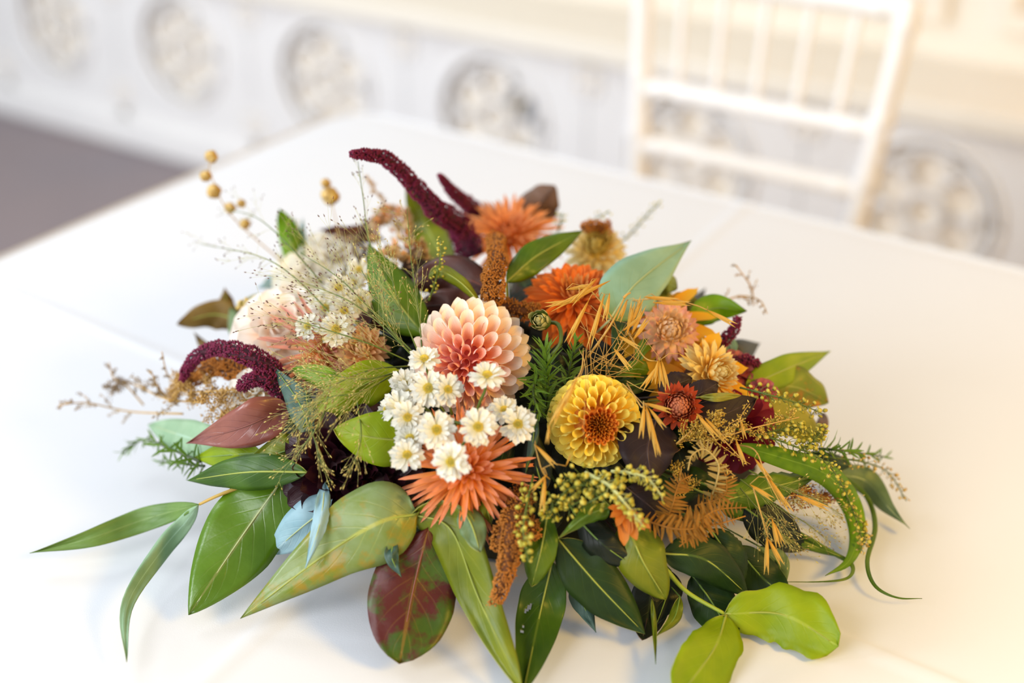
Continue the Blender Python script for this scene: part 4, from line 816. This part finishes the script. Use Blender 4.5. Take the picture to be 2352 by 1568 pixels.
amaranth('orange-bronze blurred amaranth arch at the left under the burgundy tassel', [([(610, 885, .6), (550, 850, 1.6), (485, 840, 2.2), (430, 880, 1.8)], .012, .008, .4)], g_bro, 1.3, br=.0011)
# ================================================================ DRIED PLUMES (goldenrod, tan seed spikes)
g_gold = grain_mat('golden_floret', S(150, 118, 22), S(226, 190, 84), .75, .15)
g_tan = grain_mat('tan_floret', S(170, 124, 50), S(224, 184, 110), .8, .15)
g_brn = grain_mat('grey_brown_floret', S(110, 86, 56), S(176, 146, 104), .8, .1)
def plume(label, pts, nbr, blen, mat, cat='dried spray', name='goldenrod', side=.9, br=.0009, per=46, r=.0028, stem=None, t0=.1, seed=1):
    rnd = random.Random(seed); p = path(pts, 30); t = thing(name, label, cat, p[0]); q = rel(p, t); mb = MB(); sm = MB(); tube(sm, q, .0008, .0004, 5)
    for k in range(nbr):
        u = t0 + (1 - t0) * (k + .5) / nbr; i = min(int(u * 30), 29); c = q[i]; tn = (q[i + 1] - q[i]).normalized()
        d = (tn * (1 - side * .4) + rv(1).cross(tn).normalized() * side).normalized(); L = blen * (1.1 - .8 * u) * rnd.uniform(.7, 1.2)
        pp = [c + d * L * j / 8 + tn * L * .3 * (j / 8) ** 2 + Vector((0, 0, -L * .15 * (j / 8) ** 2)) for j in range(9)]; tube(sm, pp, .0004, .00025, 4)
        for m_ in range(per):
            j = rnd.uniform(1, 8); a = pp[int(j)] if j < 8 else pp[8]
            spindle(mb, a + rv(r * .55), rv() + d, br * rnd.uniform(1.6, 2.8), br * rnd.uniform(.4, .7), 4); mb.uv[-14:] = [(rnd.random(), .5)] * 14
    link('stem', sm.mesh('stem', stem or m_straw), t); link('floret_cluster', mb.mesh('floret_cluster', mat), t, kind='stuff'); return t
plume('golden yellow goldenrod spray reaching right from under the brick-red strawflower', [(1560, 1010, 2.6), (1640, 1010, 4), (1720, 985, 4.6), (1835, 958, 5)], 13, .028, g_gold, seed=3)
plume('goldenrod tuft standing up between the black-purple leaves', [(1600, 1020, 3), (1625, 985, 4.2), (1648, 950, 5)], 7, .018, g_gold, seed=4)
plume('low goldenrod tuft left of the curled fern', [(1540, 1030, 2.6), (1575, 1000, 4), (1600, 975, 4.4)], 7, .016, g_gold, seed=5)
plume('tan feathery plume at the left under the burgundy tassel', [(620, 905, 1), (540, 895, 2), (440, 900, 2.4), (400, 880, 2.6)], 16, .032, g_tan, name='dried_plume', seed=6, per=190, r=.004)
plume('grey-brown seed spike stretching to the far left edge', [(470, 925, 1.4), (380, 915, 2.4), (300, 880, 3), (238, 890, 3)], 12, .022, g_brn, name='seed_spike', seed=7, per=50, r=.0024)
plume('thin brown seed spike at the very far left, its tip bent down', [(420, 950, 1.2), (300, 945, 2), (200, 925, 2.4), (135, 930, 2.4)], 9, .018, g_brn, name='seed_spike', seed=8, per=14, r=.0014, t0=.3)
plume('upright brown seed stalk above the far left spray', [(330, 930, 1.6), (290, 885, 3), (262, 870, 4), (250, 832, 5)], 6, .010, g_brn, name='seed_spike', seed=9, per=16, r=.0014)
plume('second upright brown seed stalk nearer the burgundy tassel', [(390, 920, 1.6), (365, 890, 3), (345, 850, 4.4)], 5, .010, g_brn, name='seed_spike', seed=10, per=14, r=.0012)
plume('thin curved grey stalk just left of the burgundy tassel tip', [(420, 900, 1.4), (385, 860, 3), (372, 808, 5)], 4, .006, g_brn, name='seed_spike', seed=11, per=8, r=.001)
plume('tan feathery plume rising left of the tall olive leaf', [(930, 560, .6), (905, 500, 2.6), (872, 450, 4.6), (838, 404, 6.4)], 12, .008, g_tan, name='dried_plume', seed=12, per=26, r=.0016)
plume('fine brown weed spray sticking up at the back right', [(1640, 700, .3), (1700, 680, 1.6), (1745, 690, 2.4), (1762, 720, 2.6)], 7, .014, g_brn, name='seed_spike', seed=13, per=7, r=.001)
plume('fine brown twig above the spray at the back right', [(1730, 700, 1), (1725, 660, 2.6), (1690, 608, 4)], 7, .014, g_brn, name='seed_spike', seed=14, per=7, r=.001)
plume('golden-brown tuft in the gap between curled fern and black-purple leaf', [(1545, 1150, 1.4), (1560, 1110, 2.6), (1565, 1070, 3)], 6, .016, g_gold, seed=15)
# beige dried flower head cluster at the back left
def cluster(label, blobs, mats, cat='dried flower cluster', name='dried_flower_head', n=42, s=.0075):
    rnd = random.Random(9); t = thing(name, label, cat, P(*blobs[0][:3])); e0 = into(t.location, .5) - t.location
    mb = MB(); tube(mb, [Vector((0, 0, 0)), e0 * .5, e0], .0015, .0015, 6); link('stem', mb.mesh('stem', m_straw), t)
    for (px, py, lf, R) in blobs:
        c = P(px, py, lf) - t.location
        for k in range(n):
            d = rv().normalized(); d.y = -abs(d.y) * .6 + .2; d.z = abs(d.z) * .9 - .1; d.normalize(); m_ = rnd.choice(mats)
            link('floret', m_, t, basis(c + d * R * rnd.uniform(.6, 1), (d + rv(.5)), d.cross(rv()) + d * .3, s, s, s))
fl1 = petal_mesh('floret', 1, .9, petal_mat('beige_floret', S(190, 160, 110), S(226, 200, 164), .1, .9, .25), .6, -.1, (.5, .35), nu=4, nv=2)
fl2 = petal_mesh('floret', 1, .8, petal_mat('brown_floret', S(150, 106, 54), S(190, 150, 92), .1, .9, .25), .8, .1, (.5, .35), nu=4, nv=2)
fl3 = petal_mesh('floret', 1, .8, petal_mat('peach_floret', S(222, 150, 90), S(244, 196, 150), .1, .9, .25), .8, .1, (.5, .35), nu=4, nv=2)
cluster('dried beige and brown flower cluster between the upright leaves at the back', [(900, 545, 1.2, .017), (935, 590, 1.2, .014), (905, 620, 1, .014)], [fl1, fl2, fl2, fl3])
cluster('peach dried flower head just right of the dark brown leaf at the back', [(900, 508, 2.2, .013)], [fl3, fl3, fl1], n=46)
cluster('pale green-white filler flower cluster behind the left daisies', [(810, 575, 1.2, .012), (790, 560, 1, .010)], [fl1], n=26, s=.004)
# ================================================================ PEPPERGRASS / POD SPRAYS (flat round pods on short stalks)
m_pst = plain('pale_pod_stalk', S(206, 208, 150), S(180, 186, 110), .6, 90)
g_pod = grain_mat('lime_pod', S(176, 166, 40), S(220, 206, 92), .6, .25); g_pods = grain_mat('straw_pod', S(200, 160, 60), S(240, 214, 130), .6, .25)
def pods(label, pts, n, rr, sl, name='pod_spray', mat=None, cat='pod spray', seed=1, stem_r=.0008, t0=.1, branches=None, smat=None):
    rnd = random.Random(seed); mb = MB(); sm = MB(); t = None
    for bi, pp in enumerate([pts] + (branches or [])):
        p = path(pp, 30)
        if t is None: t = thing(name, label, cat, p[0])
        q = rel(p, t); tube(sm, q, stem_r, stem_r * .5, 5); nn = n if bi == 0 else int(n * .5)
        for k in range(nn):
            u = t0 + (1 - t0) * k / nn; i = min(int(u * 30), 29); tn = (q[i + 1] - q[i]).normalized()
            a = k * 2.4 + rnd.uniform(-.4, .4); e = tn.orthogonal().normalized(); f = tn.cross(e); d = (e * math.cos(a) + f * math.sin(a) + tn * .5).normalized()
            L = sl * rnd.uniform(.7, 1.2) * (1.15 - .5 * u); tube(sm, [q[i], q[i] + d * L * .5, q[i] + d * L + tn * L * .2], .00025, .0002, 3)
            disc(mb, q[i] + d * L + tn * L * .2, (rv(.8) + Vector((0, -.7, .5))), rr * rnd.uniform(.7, 1.15))
    link('stem', sm.mesh('stem', smat or m_stem), t); link('seed_pods', mb.mesh('seed_pods', mat or g_pod), t, kind='stuff'); return t
pods('lime green pod spray drooping over the hanging bronze amaranth', [(1225, 1090, 3), (1212, 1150, 5), (1202, 1220, 6), (1214, 1290, 5.8)], 44, .0019, .0058, seed=1)
pods('dense lime pod cluster under the yellow dahlia', [(1430, 1110, 4), (1370, 1112, 5.4), (1310, 1120, 5.2), (1275, 1160, 4.8)], 44, .0021, .0085, seed=2, branches=[[(1400, 1110, 4), (1350, 1140, 5), (1300, 1170, 5)], [(1380, 1098, 4.6), (1330, 1095, 5), (1290, 1110, 5)], [(1400, 1090, 5), (1390, 1130, 6), (1340, 1160, 5.4)], [(1260, 1130, 3.6), (1270, 1160, 4.6), (1262, 1185, 4.6)]])
pods('thick pod stalk pointing down to the dry orange petals', [(1345, 1085, 4.6), (1400, 1115, 6.4), (1440, 1160, 7), (1478, 1208, 6.6)], 46, .0021, .0062, seed=3, stem_r=.0014, smat=m_pst)
pods('pod stalk crossing the black-purple leaf below the yellow dahlia', [(1405, 1082, 4.6), (1450, 1086, 6), (1490, 1100, 6.4), (1522, 1142, 6)], 40, .0021, .0060, seed=4, stem_r=.0012, smat=m_pst)
pods('yellow-green pod stem standing above the maroon leaf at the top centre', [(985, 690, 2.6), (1002, 640, 4.4), (1012, 590, 6), (1012, 548, 7)], 34, .0013, .0042, seed=5)
pods('long pod spray crossing the olive leaf on the right', [(1700, 890, 2.4), (1760, 905, 4), (1830, 925, 4.4), (1890, 950, 4)], 46, .0018, .0065, seed=6)
pods('long pod spray arching down along the strap-like blade to its right', [(1690, 985, 2.6), (1800, 1015, 4.4), (1900, 1065, 4.6), (1950, 1150, 3.6), (1985, 1250, 2.4)], 110, .0017, .0065, seed=7, branches=[[(1830, 1040, 4), (1870, 1010, 4.6), (1890, 985, 4.6)], [(1740, 1000, 3), (1800, 985, 4), (1850, 985, 4.2)]])
pods('pale pod spray at the far right end above the grey-green leaf', [(1900, 1050, 2), (1980, 1060, 3), (2040, 1085, 3), (2082, 1150, 2)], 50, .0014, .0065, seed=8, mat=g_pods)
pods('drooping pod tip touching the cloth at the right', [(1940, 1130, 2.4), (1965, 1180, 2), (1990, 1230, 1.4), (1975, 1262, 1)], 36, .0016, .006, seed=9, mat=g_pods)
pods('faint pod sprig sticking up behind the large sage leaf', [(1420, 560, .3), (1455, 530, 2), (1490, 490, 4), (1520, 460, 5.4)], 26, .0012, .005, seed=10)
pods('faint yellow-green pod sprig above the cream strawflower', [(1340, 560, .3), (1360, 510, 2.4), (1400, 485, 4)], 20, .0012, .005, seed=11)
pods('feathery green sprig beside the rounded brown leaf at the top', [(1270, 560, .3), (1285, 520, 2.4), (1292, 488, 3.4)], 18, .001, .006, seed=12)
pods('loose pale pod sprig above the cream rose', [(700, 600, .3), (690, 560, 2), (675, 500, 3.6)], 26, .0012, .0085, seed=13)
pods('yellow-green bud spike lying over the white dahlia', [(640, 690, 1.4), (600, 690, 2.6), (545, 700, 3)], 40, .0022, .0036, seed=14, mat=g_pods)
# honesty-like blurred seed heads at the top left
g_hon = grain_mat('honey_seed_head', S(214, 172, 80), S(240, 210, 140), .6, .3)
def honesty(label, stemp, heads, r=.0055, seed=1):
    p = path(stemp, 24); t = thing('dried_seed_stem', label, 'seed stem', p[0]); sm = MB(); tube(sm, rel(p, t), .0006, .0004, 4)
    rnd = random.Random(seed); hs = []
    for (x, y, lf, k) in heads:
        c = P(x, y, lf) - t.location; i = min(range(25), key=lambda j: (p[j] - t.location - c).length); tube(sm, [p[i] - t.location, c], .0004, .0004, 4)
        mb = MB()
        for j in range(5):
            d = (Vector((math.cos(j * 1.256), .2, math.sin(j * 1.256))) + rv(.2)).normalized(); disc(mb, c + d * r * .5 * k, (d * .6 + Vector((0, -1, .3))), r * .62 * k, .0006, 9)
        link('seed_head', mb.mesh('seed_head', g_hon), t)
    link('stem', sm.mesh('stem', m_straw), t); return t
honesty('tall thin stem with honey-coloured papery seed heads at the top left', [(700, 640, 1), (600, 560, 3), (520, 480, 5.5), (480, 390, 8)], [(484, 360, 8.8, 1), (472, 405, 7.6, .9), (490, 440, 6.8, 1.15), (527, 478, 5.6, .9), (554, 468, 5.2, .7), (562, 515, 4.6, .85)])
honesty('upright thin stem with one rounded yellow seed head at the top', [(770, 600, 1), (775, 530, 3), (765, 480, 4.8), (752, 430, 6)], [(757, 452, 5.4, 1.5), (748, 422, 6.2, .8)], seed=2)
# ================================================================ WILD OATS
oat_m = petal_mat('golden_husk', S(226, 158, 36), S(250, 206, 104), .0, 1.0, .2, rough=.5)
husk = MB(); 
for k, sg in enumerate((-1, 1, 0)):
    vs = []; fs = []; uv = []
    for i in range(9):
        t_ = i / 8; w_ = .062 * math.sin(math.pi * min(1, t_ * .97 + .02)) ** .8 * (1 - t_ * .45)
        for j in (-1, -.4, .4, 1): vs.append(Vector((sg * (.03 + .035 * t_) * t_ + j * w_ * .95, t_ * (1 if sg else .8), (1 - j * j) * .035 + (.03 if sg == 0 else 0)))); uv.append((t_, j))
    husk.add(vs, [(i * 4 + j, i * 4 + j + 1, i * 4 + j + 5, i * 4 + j + 4) for i in range(8) for j in range(3)], uv)
husk_me = husk.mesh('husk', oat_m)
def oats(label, stemp, heads, L=.022, seed=1, sr=.0006, lift=4.0):
    """heads: (x0, y0, x1, y1[, lift]) each husk from its stalk to its point"""
    p = path(stemp, 24); t = thing('wild_oat', label, 'oat stalk', p[0]); sm = MB(); tube(sm, rel(p, t), sr, sr * .6, 5)
    for h in heads:
        lf = h[4] if len(h) > 4 else lift; a = P(h[0], h[1], lf); b = P(h[2], h[3], lf + .2); d = b - a
        i = min(range(25), key=lambda j: (p[j] - a).length); mid = (p[i] + a) / 2 + Vector((0, 0, .003)); tube(sm, [q - t.location for q in (p[i], mid, a)], .0003, .00022, 4)
        Ln = d.length; w_ = min(1.0, .022 / Ln) * 1.0
        link('husk', husk_me, t, basis(a - t.location, d, CAM - a, Ln * w_, Ln, Ln * w_))
    link('stem', sm.mesh('stem', m_straw), t); return t
oats('cluster of golden wild oat husks hanging in front of the rust chrysanthemum', [(1430, 790, 2), (1400, 720, 4.6), (1350, 660, 5.8), (1330, 655, 6)],
     [(1400, 645, 1262, 712), (1370, 640, 1310, 700), (1352, 690, 1300, 790), (1388, 676, 1352, 800), (1330, 690, 1250, 700), (1400, 675, 1388, 740), (1300, 665, 1360, 655)], lift=6.0)
oats('golden oat husks hanging from a thread left of the brick-red strawflower', [(1440, 880, 3), (1470, 930, 5), (1478, 935, 5.4)], [(1480, 930, 1472, 1008), (1484, 934, 1498, 1010), (1490, 936, 1528, 985), (1488, 940, 1512, 1050), (1478, 925, 1545, 945), (1500, 990, 1515, 1045)], lift=5.4)
oats('oat husks between the blush strawflower and the yellow dahlia', [(1440, 760, 2), (1480, 820, 4.4), (1512, 830, 4.8)], [(1512, 828, 1500, 882), (1514, 830, 1520, 890), (1520, 830, 1534, 898), (1516, 834, 1472, 896), (1560, 812, 1600, 838)], lift=5)
oats('upright golden oat husks left of the blush strawflower', [(1400, 840, 2), (1440, 760, 4), (1470, 690, 5)], [(1440, 770, 1455, 690), (1450, 770, 1480, 700), (1448, 748, 1476, 680), (1430, 760, 1470, 730), (1420, 770, 1470, 800), (1455, 780, 1490, 730), (1410, 800, 1450, 850), (1440, 690, 1420, 740)], lift=4.6)
oats('long oat stem crossing above the blush strawflower to the bright right leaf', [(1450, 690, 3), (1530, 685, 4.6), (1595, 700, 5), (1625, 712, 5)], [(1480, 682, 1560, 690), (1500, 695, 1588, 697), (1625, 712, 1692, 748)], lift=5)
oats('loose golden oat husks over the saw-toothed leaf on the right', [(1690, 1020, 3), (1735, 1035, 5), (1760, 1095, 5.4), (1795, 1160, 5.4)], [(1733, 1052, 1772, 1105), (1762, 1092, 1820, 1180), (1722, 1112, 1778, 1148), (1826, 1136, 1908, 1170)], L=.03, lift=5.2)
oats('pair of golden oat husks dangling at the lower right', [(1730, 1120, 4.8), (1748, 1180, 4.8), (1762, 1230, 4.4)], [(1762, 1232, 1760, 1320), (1764, 1236, 1798, 1300), (1773, 1190, 1788, 1260), (1778, 1200, 1800, 1252)], L=.03, lift=4.4)
oats('oat husks low left of the yellow dahlia', [(1262, 1100, 2.4), (1245, 1080, 4.6), (1228, 1020, 5.4)], [(1230, 1022, 1278, 1072), (1256, 1090, 1218, 1130), (1252, 1095, 1244, 1180), (1300, 1070, 1312, 1040)], lift=5.4)
oats('soft golden oat husk hanging over the left rim of the yellow dahlia', [(1340, 800, 3), (1335, 850, 6), (1310, 890, 7.2)], [(1318, 880, 1262, 985), (1325, 870, 1290, 940), (1262, 975, 1256, 1020)], lift=7.4)
oats('golden oat husks in the goldenrod right of the brick-red strawflower', [(1590, 970, 3), (1640, 990, 4.6), (1700, 1050, 5)], [(1600, 950, 1650, 1010), (1620, 960, 1668, 1015), (1690, 1010, 1712, 1070), (1700, 960, 1712, 1010)], lift=5)
# straw threads arching over the dark centre
def threads(label, spec, mat, r=.0004, name='straw_grass', cat='dried grass'):
    t = None; mb = MB()
    for pts in spec:
        p = path(pts, 20)
        if t is None: t = thing(name, label, cat, p[0])
        tube(mb, rel(p, t), r, r * .5, 4)
    link('blades', mb.mesh('blades', mat), t, kind='stuff')
rnt = random.Random(8)
threads('tangle of thin straw-coloured grass stalks between rosemary and blush strawflower', [[(rnt.uniform(1330, 1480), rnt.uniform(820, 900), 1.5), (rnt.uniform(1340, 1480), rnt.uniform(760, 850), 4), (rnt.uniform(1330, 1520), rnt.uniform(690, 860), 4.5)] for _ in range(20)], m_straw, .0003)
threads('thick dry straw stalk pointing up to the large sage leaf', [[(1350, 820, 2.5), (1400, 750, 4.8), (1435, 682, 5.6)], [(1432, 684, 5.6), (1440, 676, 5.8), (1448, 672, 5.8)]], m_straw, .0011, 'straw_stalk')
threads('few yellow grass threads falling over the yellow dahlia', [[(1345, 800, 3), (1350, 860, 6), (1352, 900, 6)], [(1350, 790, 3), (1335, 860, 6), (1300, 900, 6)], [(1330, 800, 3), (1345, 850, 6.4), (1340, 1000, 6.6)], [(1440, 875, 4), (1480, 895, 5), (1540, 905, 5)], [(1430, 880, 4), (1470, 920, 5.4), (1480, 932, 5.4)]], m_straw, .0003)
# ================================================================ ROSEMARY
rose_m = leaf_mat('rosemary_needle', S(126, 160, 50), S(90, 128, 34), S(100, 140, 50), rough=.45, trans=.15, veinw=.2)
ndl = petal_mesh('needle', 1, .13, rose_m, .8, .12, (.35, .5), nu=5, nv=1)
def rosemary(label, pts, n, L, seed, mesh=ndl, name='rosemary_sprig', tip=(1, 1, 1), sr=.0011):
    rnd = random.Random(seed); p = path(pts, 30); t = thing(name, label, 'herb sprig', p[0]); q = rel(p, t); mb = MB(); tube(mb, q, sr, sr * .5, 6); link('stem', mb.mesh('stem', m_stem_dk), t)
    for k in range(n):
        u = (k + .5) / n; i = min(int(u * 30), 29); tn = (q[i + 1] - q[i]).normalized(); a = k * 2.4 + rnd.uniform(-.3, .3); e = tn.orthogonal().normalized(); f = tn.cross(e)
        out = e * math.cos(a) + f * math.sin(a); sp = 1.05 - .65 * u; d = (out * sp + tn * (1 - sp * .5)).normalized(); l_ = L * rnd.uniform(.75, 1.15) * (1 - .35 * u)
        g = rnd.uniform(.75, 1.0); link('needle', mesh, t, basis(q[i], d, tn - d * tn.dot(d), l_ * 1.25, l_, l_), color=(g, g, g * .9))
rosemary('dark green rosemary sprig standing between the pink and the yellow dahlia', [(1250, 960, .5), (1258, 880, 2.6), (1252, 800, 4.6)], 66, .022, 5)
rosemary('second rosemary shoot behind the first, leaning right', [(1300, 900, .5), (1310, 840, 2.4), (1325, 780, 3.6)], 44, .017, 6)
rosemary('rosemary tip pointing down right of the pink dahlia', [(1240, 850, 2), (1225, 900, 3.6), (1240, 950, 3.4)], 36, .015, 7)
rosemary('blurred pale rosemary sprig lying at the far left under the mint leaf', [(460, 1060, 1.2), (390, 1030, 2), (330, 1010, 2.2), (280, 1040, 1.8)], 46, .015, 8)
rosemary('fine green rosemary tip at the left edge, lower of the pair', [(470, 1070, .6), (420, 1065, 1.2), (360, 1060, 1.2)], 30, .014, 9)
rosemary('feathery light green sprig at the far right above the grey-green leaf', [(1880, 1030, 2), (1940, 1035, 3), (2040, 1050, 3)], 40, .016, 10)
# ================================================================ BRONZE FERN
fern_m = leaf_mat('bronze_frond', S(196, 138, 50), S(150, 98, 30), S(206, 156, 74), rough=.5, trans=.2, veinw=.3)
fern_l = leaf_mat('pale_frond', S(206, 180, 112), S(180, 146, 70), S(220, 200, 140), rough=.5, trans=.2, veinw=.3)
def fern(label, pts, n, L, mat, seed, curl=.35, rot=0.0, name='bronze_fern', asym=1.0):
    rnd = random.Random(seed); p = path(pts, 40); t = thing(name, label, 'fern frond', p[0]); q = rel(p, t); mb = MB(); tube(mb, q, .0007, .0004, 6); link('midrib', mb.mesh('midrib', mat), t)
    mes = [petal_mesh('leaflet', 1, .27, mat, 1.1, c, (.12, .45), nu=7, nv=2, curl=c * .5) for c in (curl, curl * 1.8, -curl * .6)]
    for k in range(n):
        u = (k + .5) / n; i = min(int(u * 40), 39); tn = (q[i + 1] - q[i]).normalized(); L_ = L; vw = (CAM - p[i]).normalized(); sd = tn.cross(vw).normalized()
        l_ = L * (math.sin(math.pi * min(1, u * .8 + .22)) ** .7) * rnd.uniform(.85, 1.1)
        for s_ in (-1, 1):
            if s_ < 0 and rnd.random() > asym: continue
            d = (sd * s_ + tn * .35 + vw * rnd.uniform(-.3, .3) - Vector((0, 0, .3)) * rnd.random()).normalized(); g = rnd.uniform(.75, 1)
            link('leaflet', rnd.choice(mes), t, basis(q[i], d, vw + tn * rnd.uniform(-.6, .3), l_, l_, l_), color=(g, g, g))
fern('pale bronze fern frond curling over like a crozier right of the black-purple leaf', [(1630, 1150, 2.4), (1645, 1110, 4.4), (1650, 1065, 5.2), (1620, 1032, 5.6), (1590, 1045, 5.4), (1580, 1080, 5)], 26, .0075, fern_l, 1)
fern('bronze fern frond edge-on behind the curled pale one', [(1600, 1160, 2), (1660, 1140, 3.8), (1668, 1100, 4.6), (1650, 1050, 4.8)], 20, .0085, fern_m, 2)
fern('bronze fern frond reaching right with drooping leaflets', [(1540, 1215, 3.4), (1600, 1195, 4.8), (1650, 1170, 5), (1715, 1165, 4.8)], 20, .0105, fern_m, 3, .6)
fern('bronze fern frond lying lowest, running right above the dark oval leaf', [(1480, 1195, 3.4), (1560, 1215, 4.8), (1640, 1205, 4.8), (1712, 1185, 4.6)], 24, .0100, fern_m, 4, .6)
fern('short bronze fern tip hanging over the dark oval leaf', [(1605, 1200, 4), (1595, 1225, 4.4), (1560, 1255, 4.2)], 12, .0095, fern_m, 5, .5)
fern('bronze fern frond rising left of the curled pale one', [(1530, 1200, 2.6), (1545, 1160, 4), (1560, 1110, 4.4), (1590, 1090, 4.4)], 18, .0105, fern_m, 6, .6)
# dry orange petals
dry = petal_mat('dry_orange_petal', S(176, 84, 22), S(206, 128, 56), .1, .9, .15)
t = thing('withered_flower', 'withered orange-brown flower with hanging dry petals under the lime pods', 'withered flower', P(1432, 1165, 4.2))
dme = petal_mesh('petal', 1, .36, dry, .9, .1, (.4, .45), nu=7, nv=2)
for (x, y, l_) in ((1405, 1185, .016), (1418, 1205, .019), (1434, 1250, .026), (1448, 1225, .022), (1462, 1238, .024), (1480, 1215, .020), (1492, 1212, .02), (1400, 1165, .014)):
    b_ = P(x, y, 5) - t.location; link('petal', dme, t, basis(Vector((0, 0, 0)), b_, CAM - t.location, l_, b_.length, l_))
flower_stem(t, frame(1432, 1165, 0, 0))
# ================================================================ FINE SEED GRASS (hair-thin, joined)
g_hair = plain('pale_grass_hair', S(206, 200, 130), S(170, 172, 84), .6, 40, .2); g_gseed = grain_mat('grass_seed', S(130, 104, 50), S(206, 190, 110), .6); g_dseed = grain_mat('dark_grass_seed', S(80, 50, 44), S(120, 84, 66), .6)
def panicle(label, stems, nb, L, seedmat, seed, name='seed_grass', spread=.55, hr=.00011, sub=3):
    rnd = random.Random(seed); t = None; mb = MB(); sd = MB(); st = MB()
    for pts in stems:
        p = path(pts, 24)
        if t is None: t = thing(name, label, 'seed grass', p[0])
        q = rel(p, t); tube(st, q, .0006, .00025, 5)
        for k in range(nb):
            u = rnd.uniform(.15, 1); i = min(int(u * 24), 23); tn = (q[i + 1] - q[i]).normalized()
            d = (tn + rv(spread * .75)).normalized(); l_ = L * rnd.uniform(.4, 1.1) * (1.15 - .55 * u)
            pp = [q[i] + d * l_ * j / 5 + Vector((0, 0, -.15 * l_ * (j / 5) ** 2)) for j in range(6)]; tube(mb, pp, hr, hr * .8, 3)
            ends = [(pp[5], pp[5] - pp[4])]
            for m_ in range(sub):
                j = rnd.randint(2, 4); d2 = (d + rv(.35)).normalized(); e = pp[j] + d2 * l_ * rnd.uniform(.15, .4); tube(mb, [pp[j], e], hr * .8, hr * .7, 3); ends.append((e, d2))
            for e, dd in ends:
                if e.z + t.location.z > T + .002: spindle(sd, e, dd.normalized(), rnd.uniform(.0016, .0028), .00045, 4); sd.uv[-14:] = [(rnd.random(), .5)] * 14
    hz = [(v[0], v[1], max(v[2], T + .001 - t.location.z)) for v in mb.v]; mb.v = hz
    link('stem', st.mesh('stem', m_stem), t); link('hair_branches', mb.mesh('hair_branches', g_hair), t, kind='stuff'); link('grass_seeds', sd.mesh('grass_seeds', seedmat), t, kind='stuff')
panicle('airy seed grass sweeping left over the coral and white dahlias, dark-tipped', [[(960, 830, 3.4), (880, 750, 5), (800, 690, 6), (700, 650, 6.4)], [(950, 810, 3.4), (860, 720, 5), (780, 640, 6.4), (690, 580, 7)], [(940, 830, 3), (850, 790, 5), (760, 760, 6), (660, 730, 6.4)]], 34, .066, g_dseed, 1)
panicle('fine green seed grass fanning down-left over the broad lime leaf', [[(940, 840, 3.4), (850, 850, 5.4), (760, 890, 6), (690, 960, 5.4)], [(930, 850, 3.4), (840, 870, 5.6), (760, 860, 6), (680, 840, 6)], [(920, 850, 3.2), (830, 900, 5.4), (740, 920, 6), (660, 1010, 5)]], 46, .042, g_gseed, 2)
panicle('thin seed grass stalks crossing the broad upright leaf at the left of the pink dahlia', [[(965, 820, 3), (925, 720, 5), (900, 640, 6.4), (870, 560, 7.4)], [(960, 830, 3), (900, 760, 5), (870, 690, 6.4), (830, 620, 7)], [(970, 810, 3), (960, 700, 5), (945, 600, 6), (935, 480, 8)]], 26, .040, g_gseed, 3)
panicle('blades of seed grass reaching up past the upright leaves to the tall burgundy spike', [[(900, 640, 5), (850, 560, 7), (835, 460, 9), (822, 370, 11)]], 16, .040, g_dseed, 4, spread=.3)
panicle('seed grass wisps reaching far left above the blurred white dahlia', [[(760, 720, 4), (680, 640, 6), (600, 590, 7), (460, 560, 8)], [(740, 650, 4), (660, 560, 7), (590, 500, 8), (520, 480, 8.4)]], 14, .050, g_dseed, 5, spread=.35)
panicle('hanging seed grass threads in front of the nearly black dahlia', [[(760, 880, 4), (740, 960, 5.4), (700, 1020, 5.4), (640, 1100, 4.4)], [(820, 920, 4), (830, 1000, 5), (815, 1060, 5)], [(700, 880, 4), (715, 980, 5.4), (745, 1085, 5)]], 14, .026, g_gseed, 6, spread=.35)
panicle('airy seed grass spreading over the cloth at the lower right, yellow-green', [[(1700, 1100, 2.4), (1780, 1160, 3), (1850, 1200, 2.4), (1900, 1240, 1.6)], [(1720, 1080, 2.6), (1800, 1120, 3.4), (1880, 1150, 3), (1930, 1180, 2)], [(1700, 1120, 2), (1760, 1190, 2.6), (1820, 1250, 1.6)]], 34, .036, g_gseed, 7)

plume('rusty brown withered tuft on the cloth behind the seed grass at the right', [(1780, 1120, .4), (1840, 1135, 1), (1905, 1150, 1)], 12, .014, g_bro, name='withered_tuft', seed=16, per=80, r=.004)
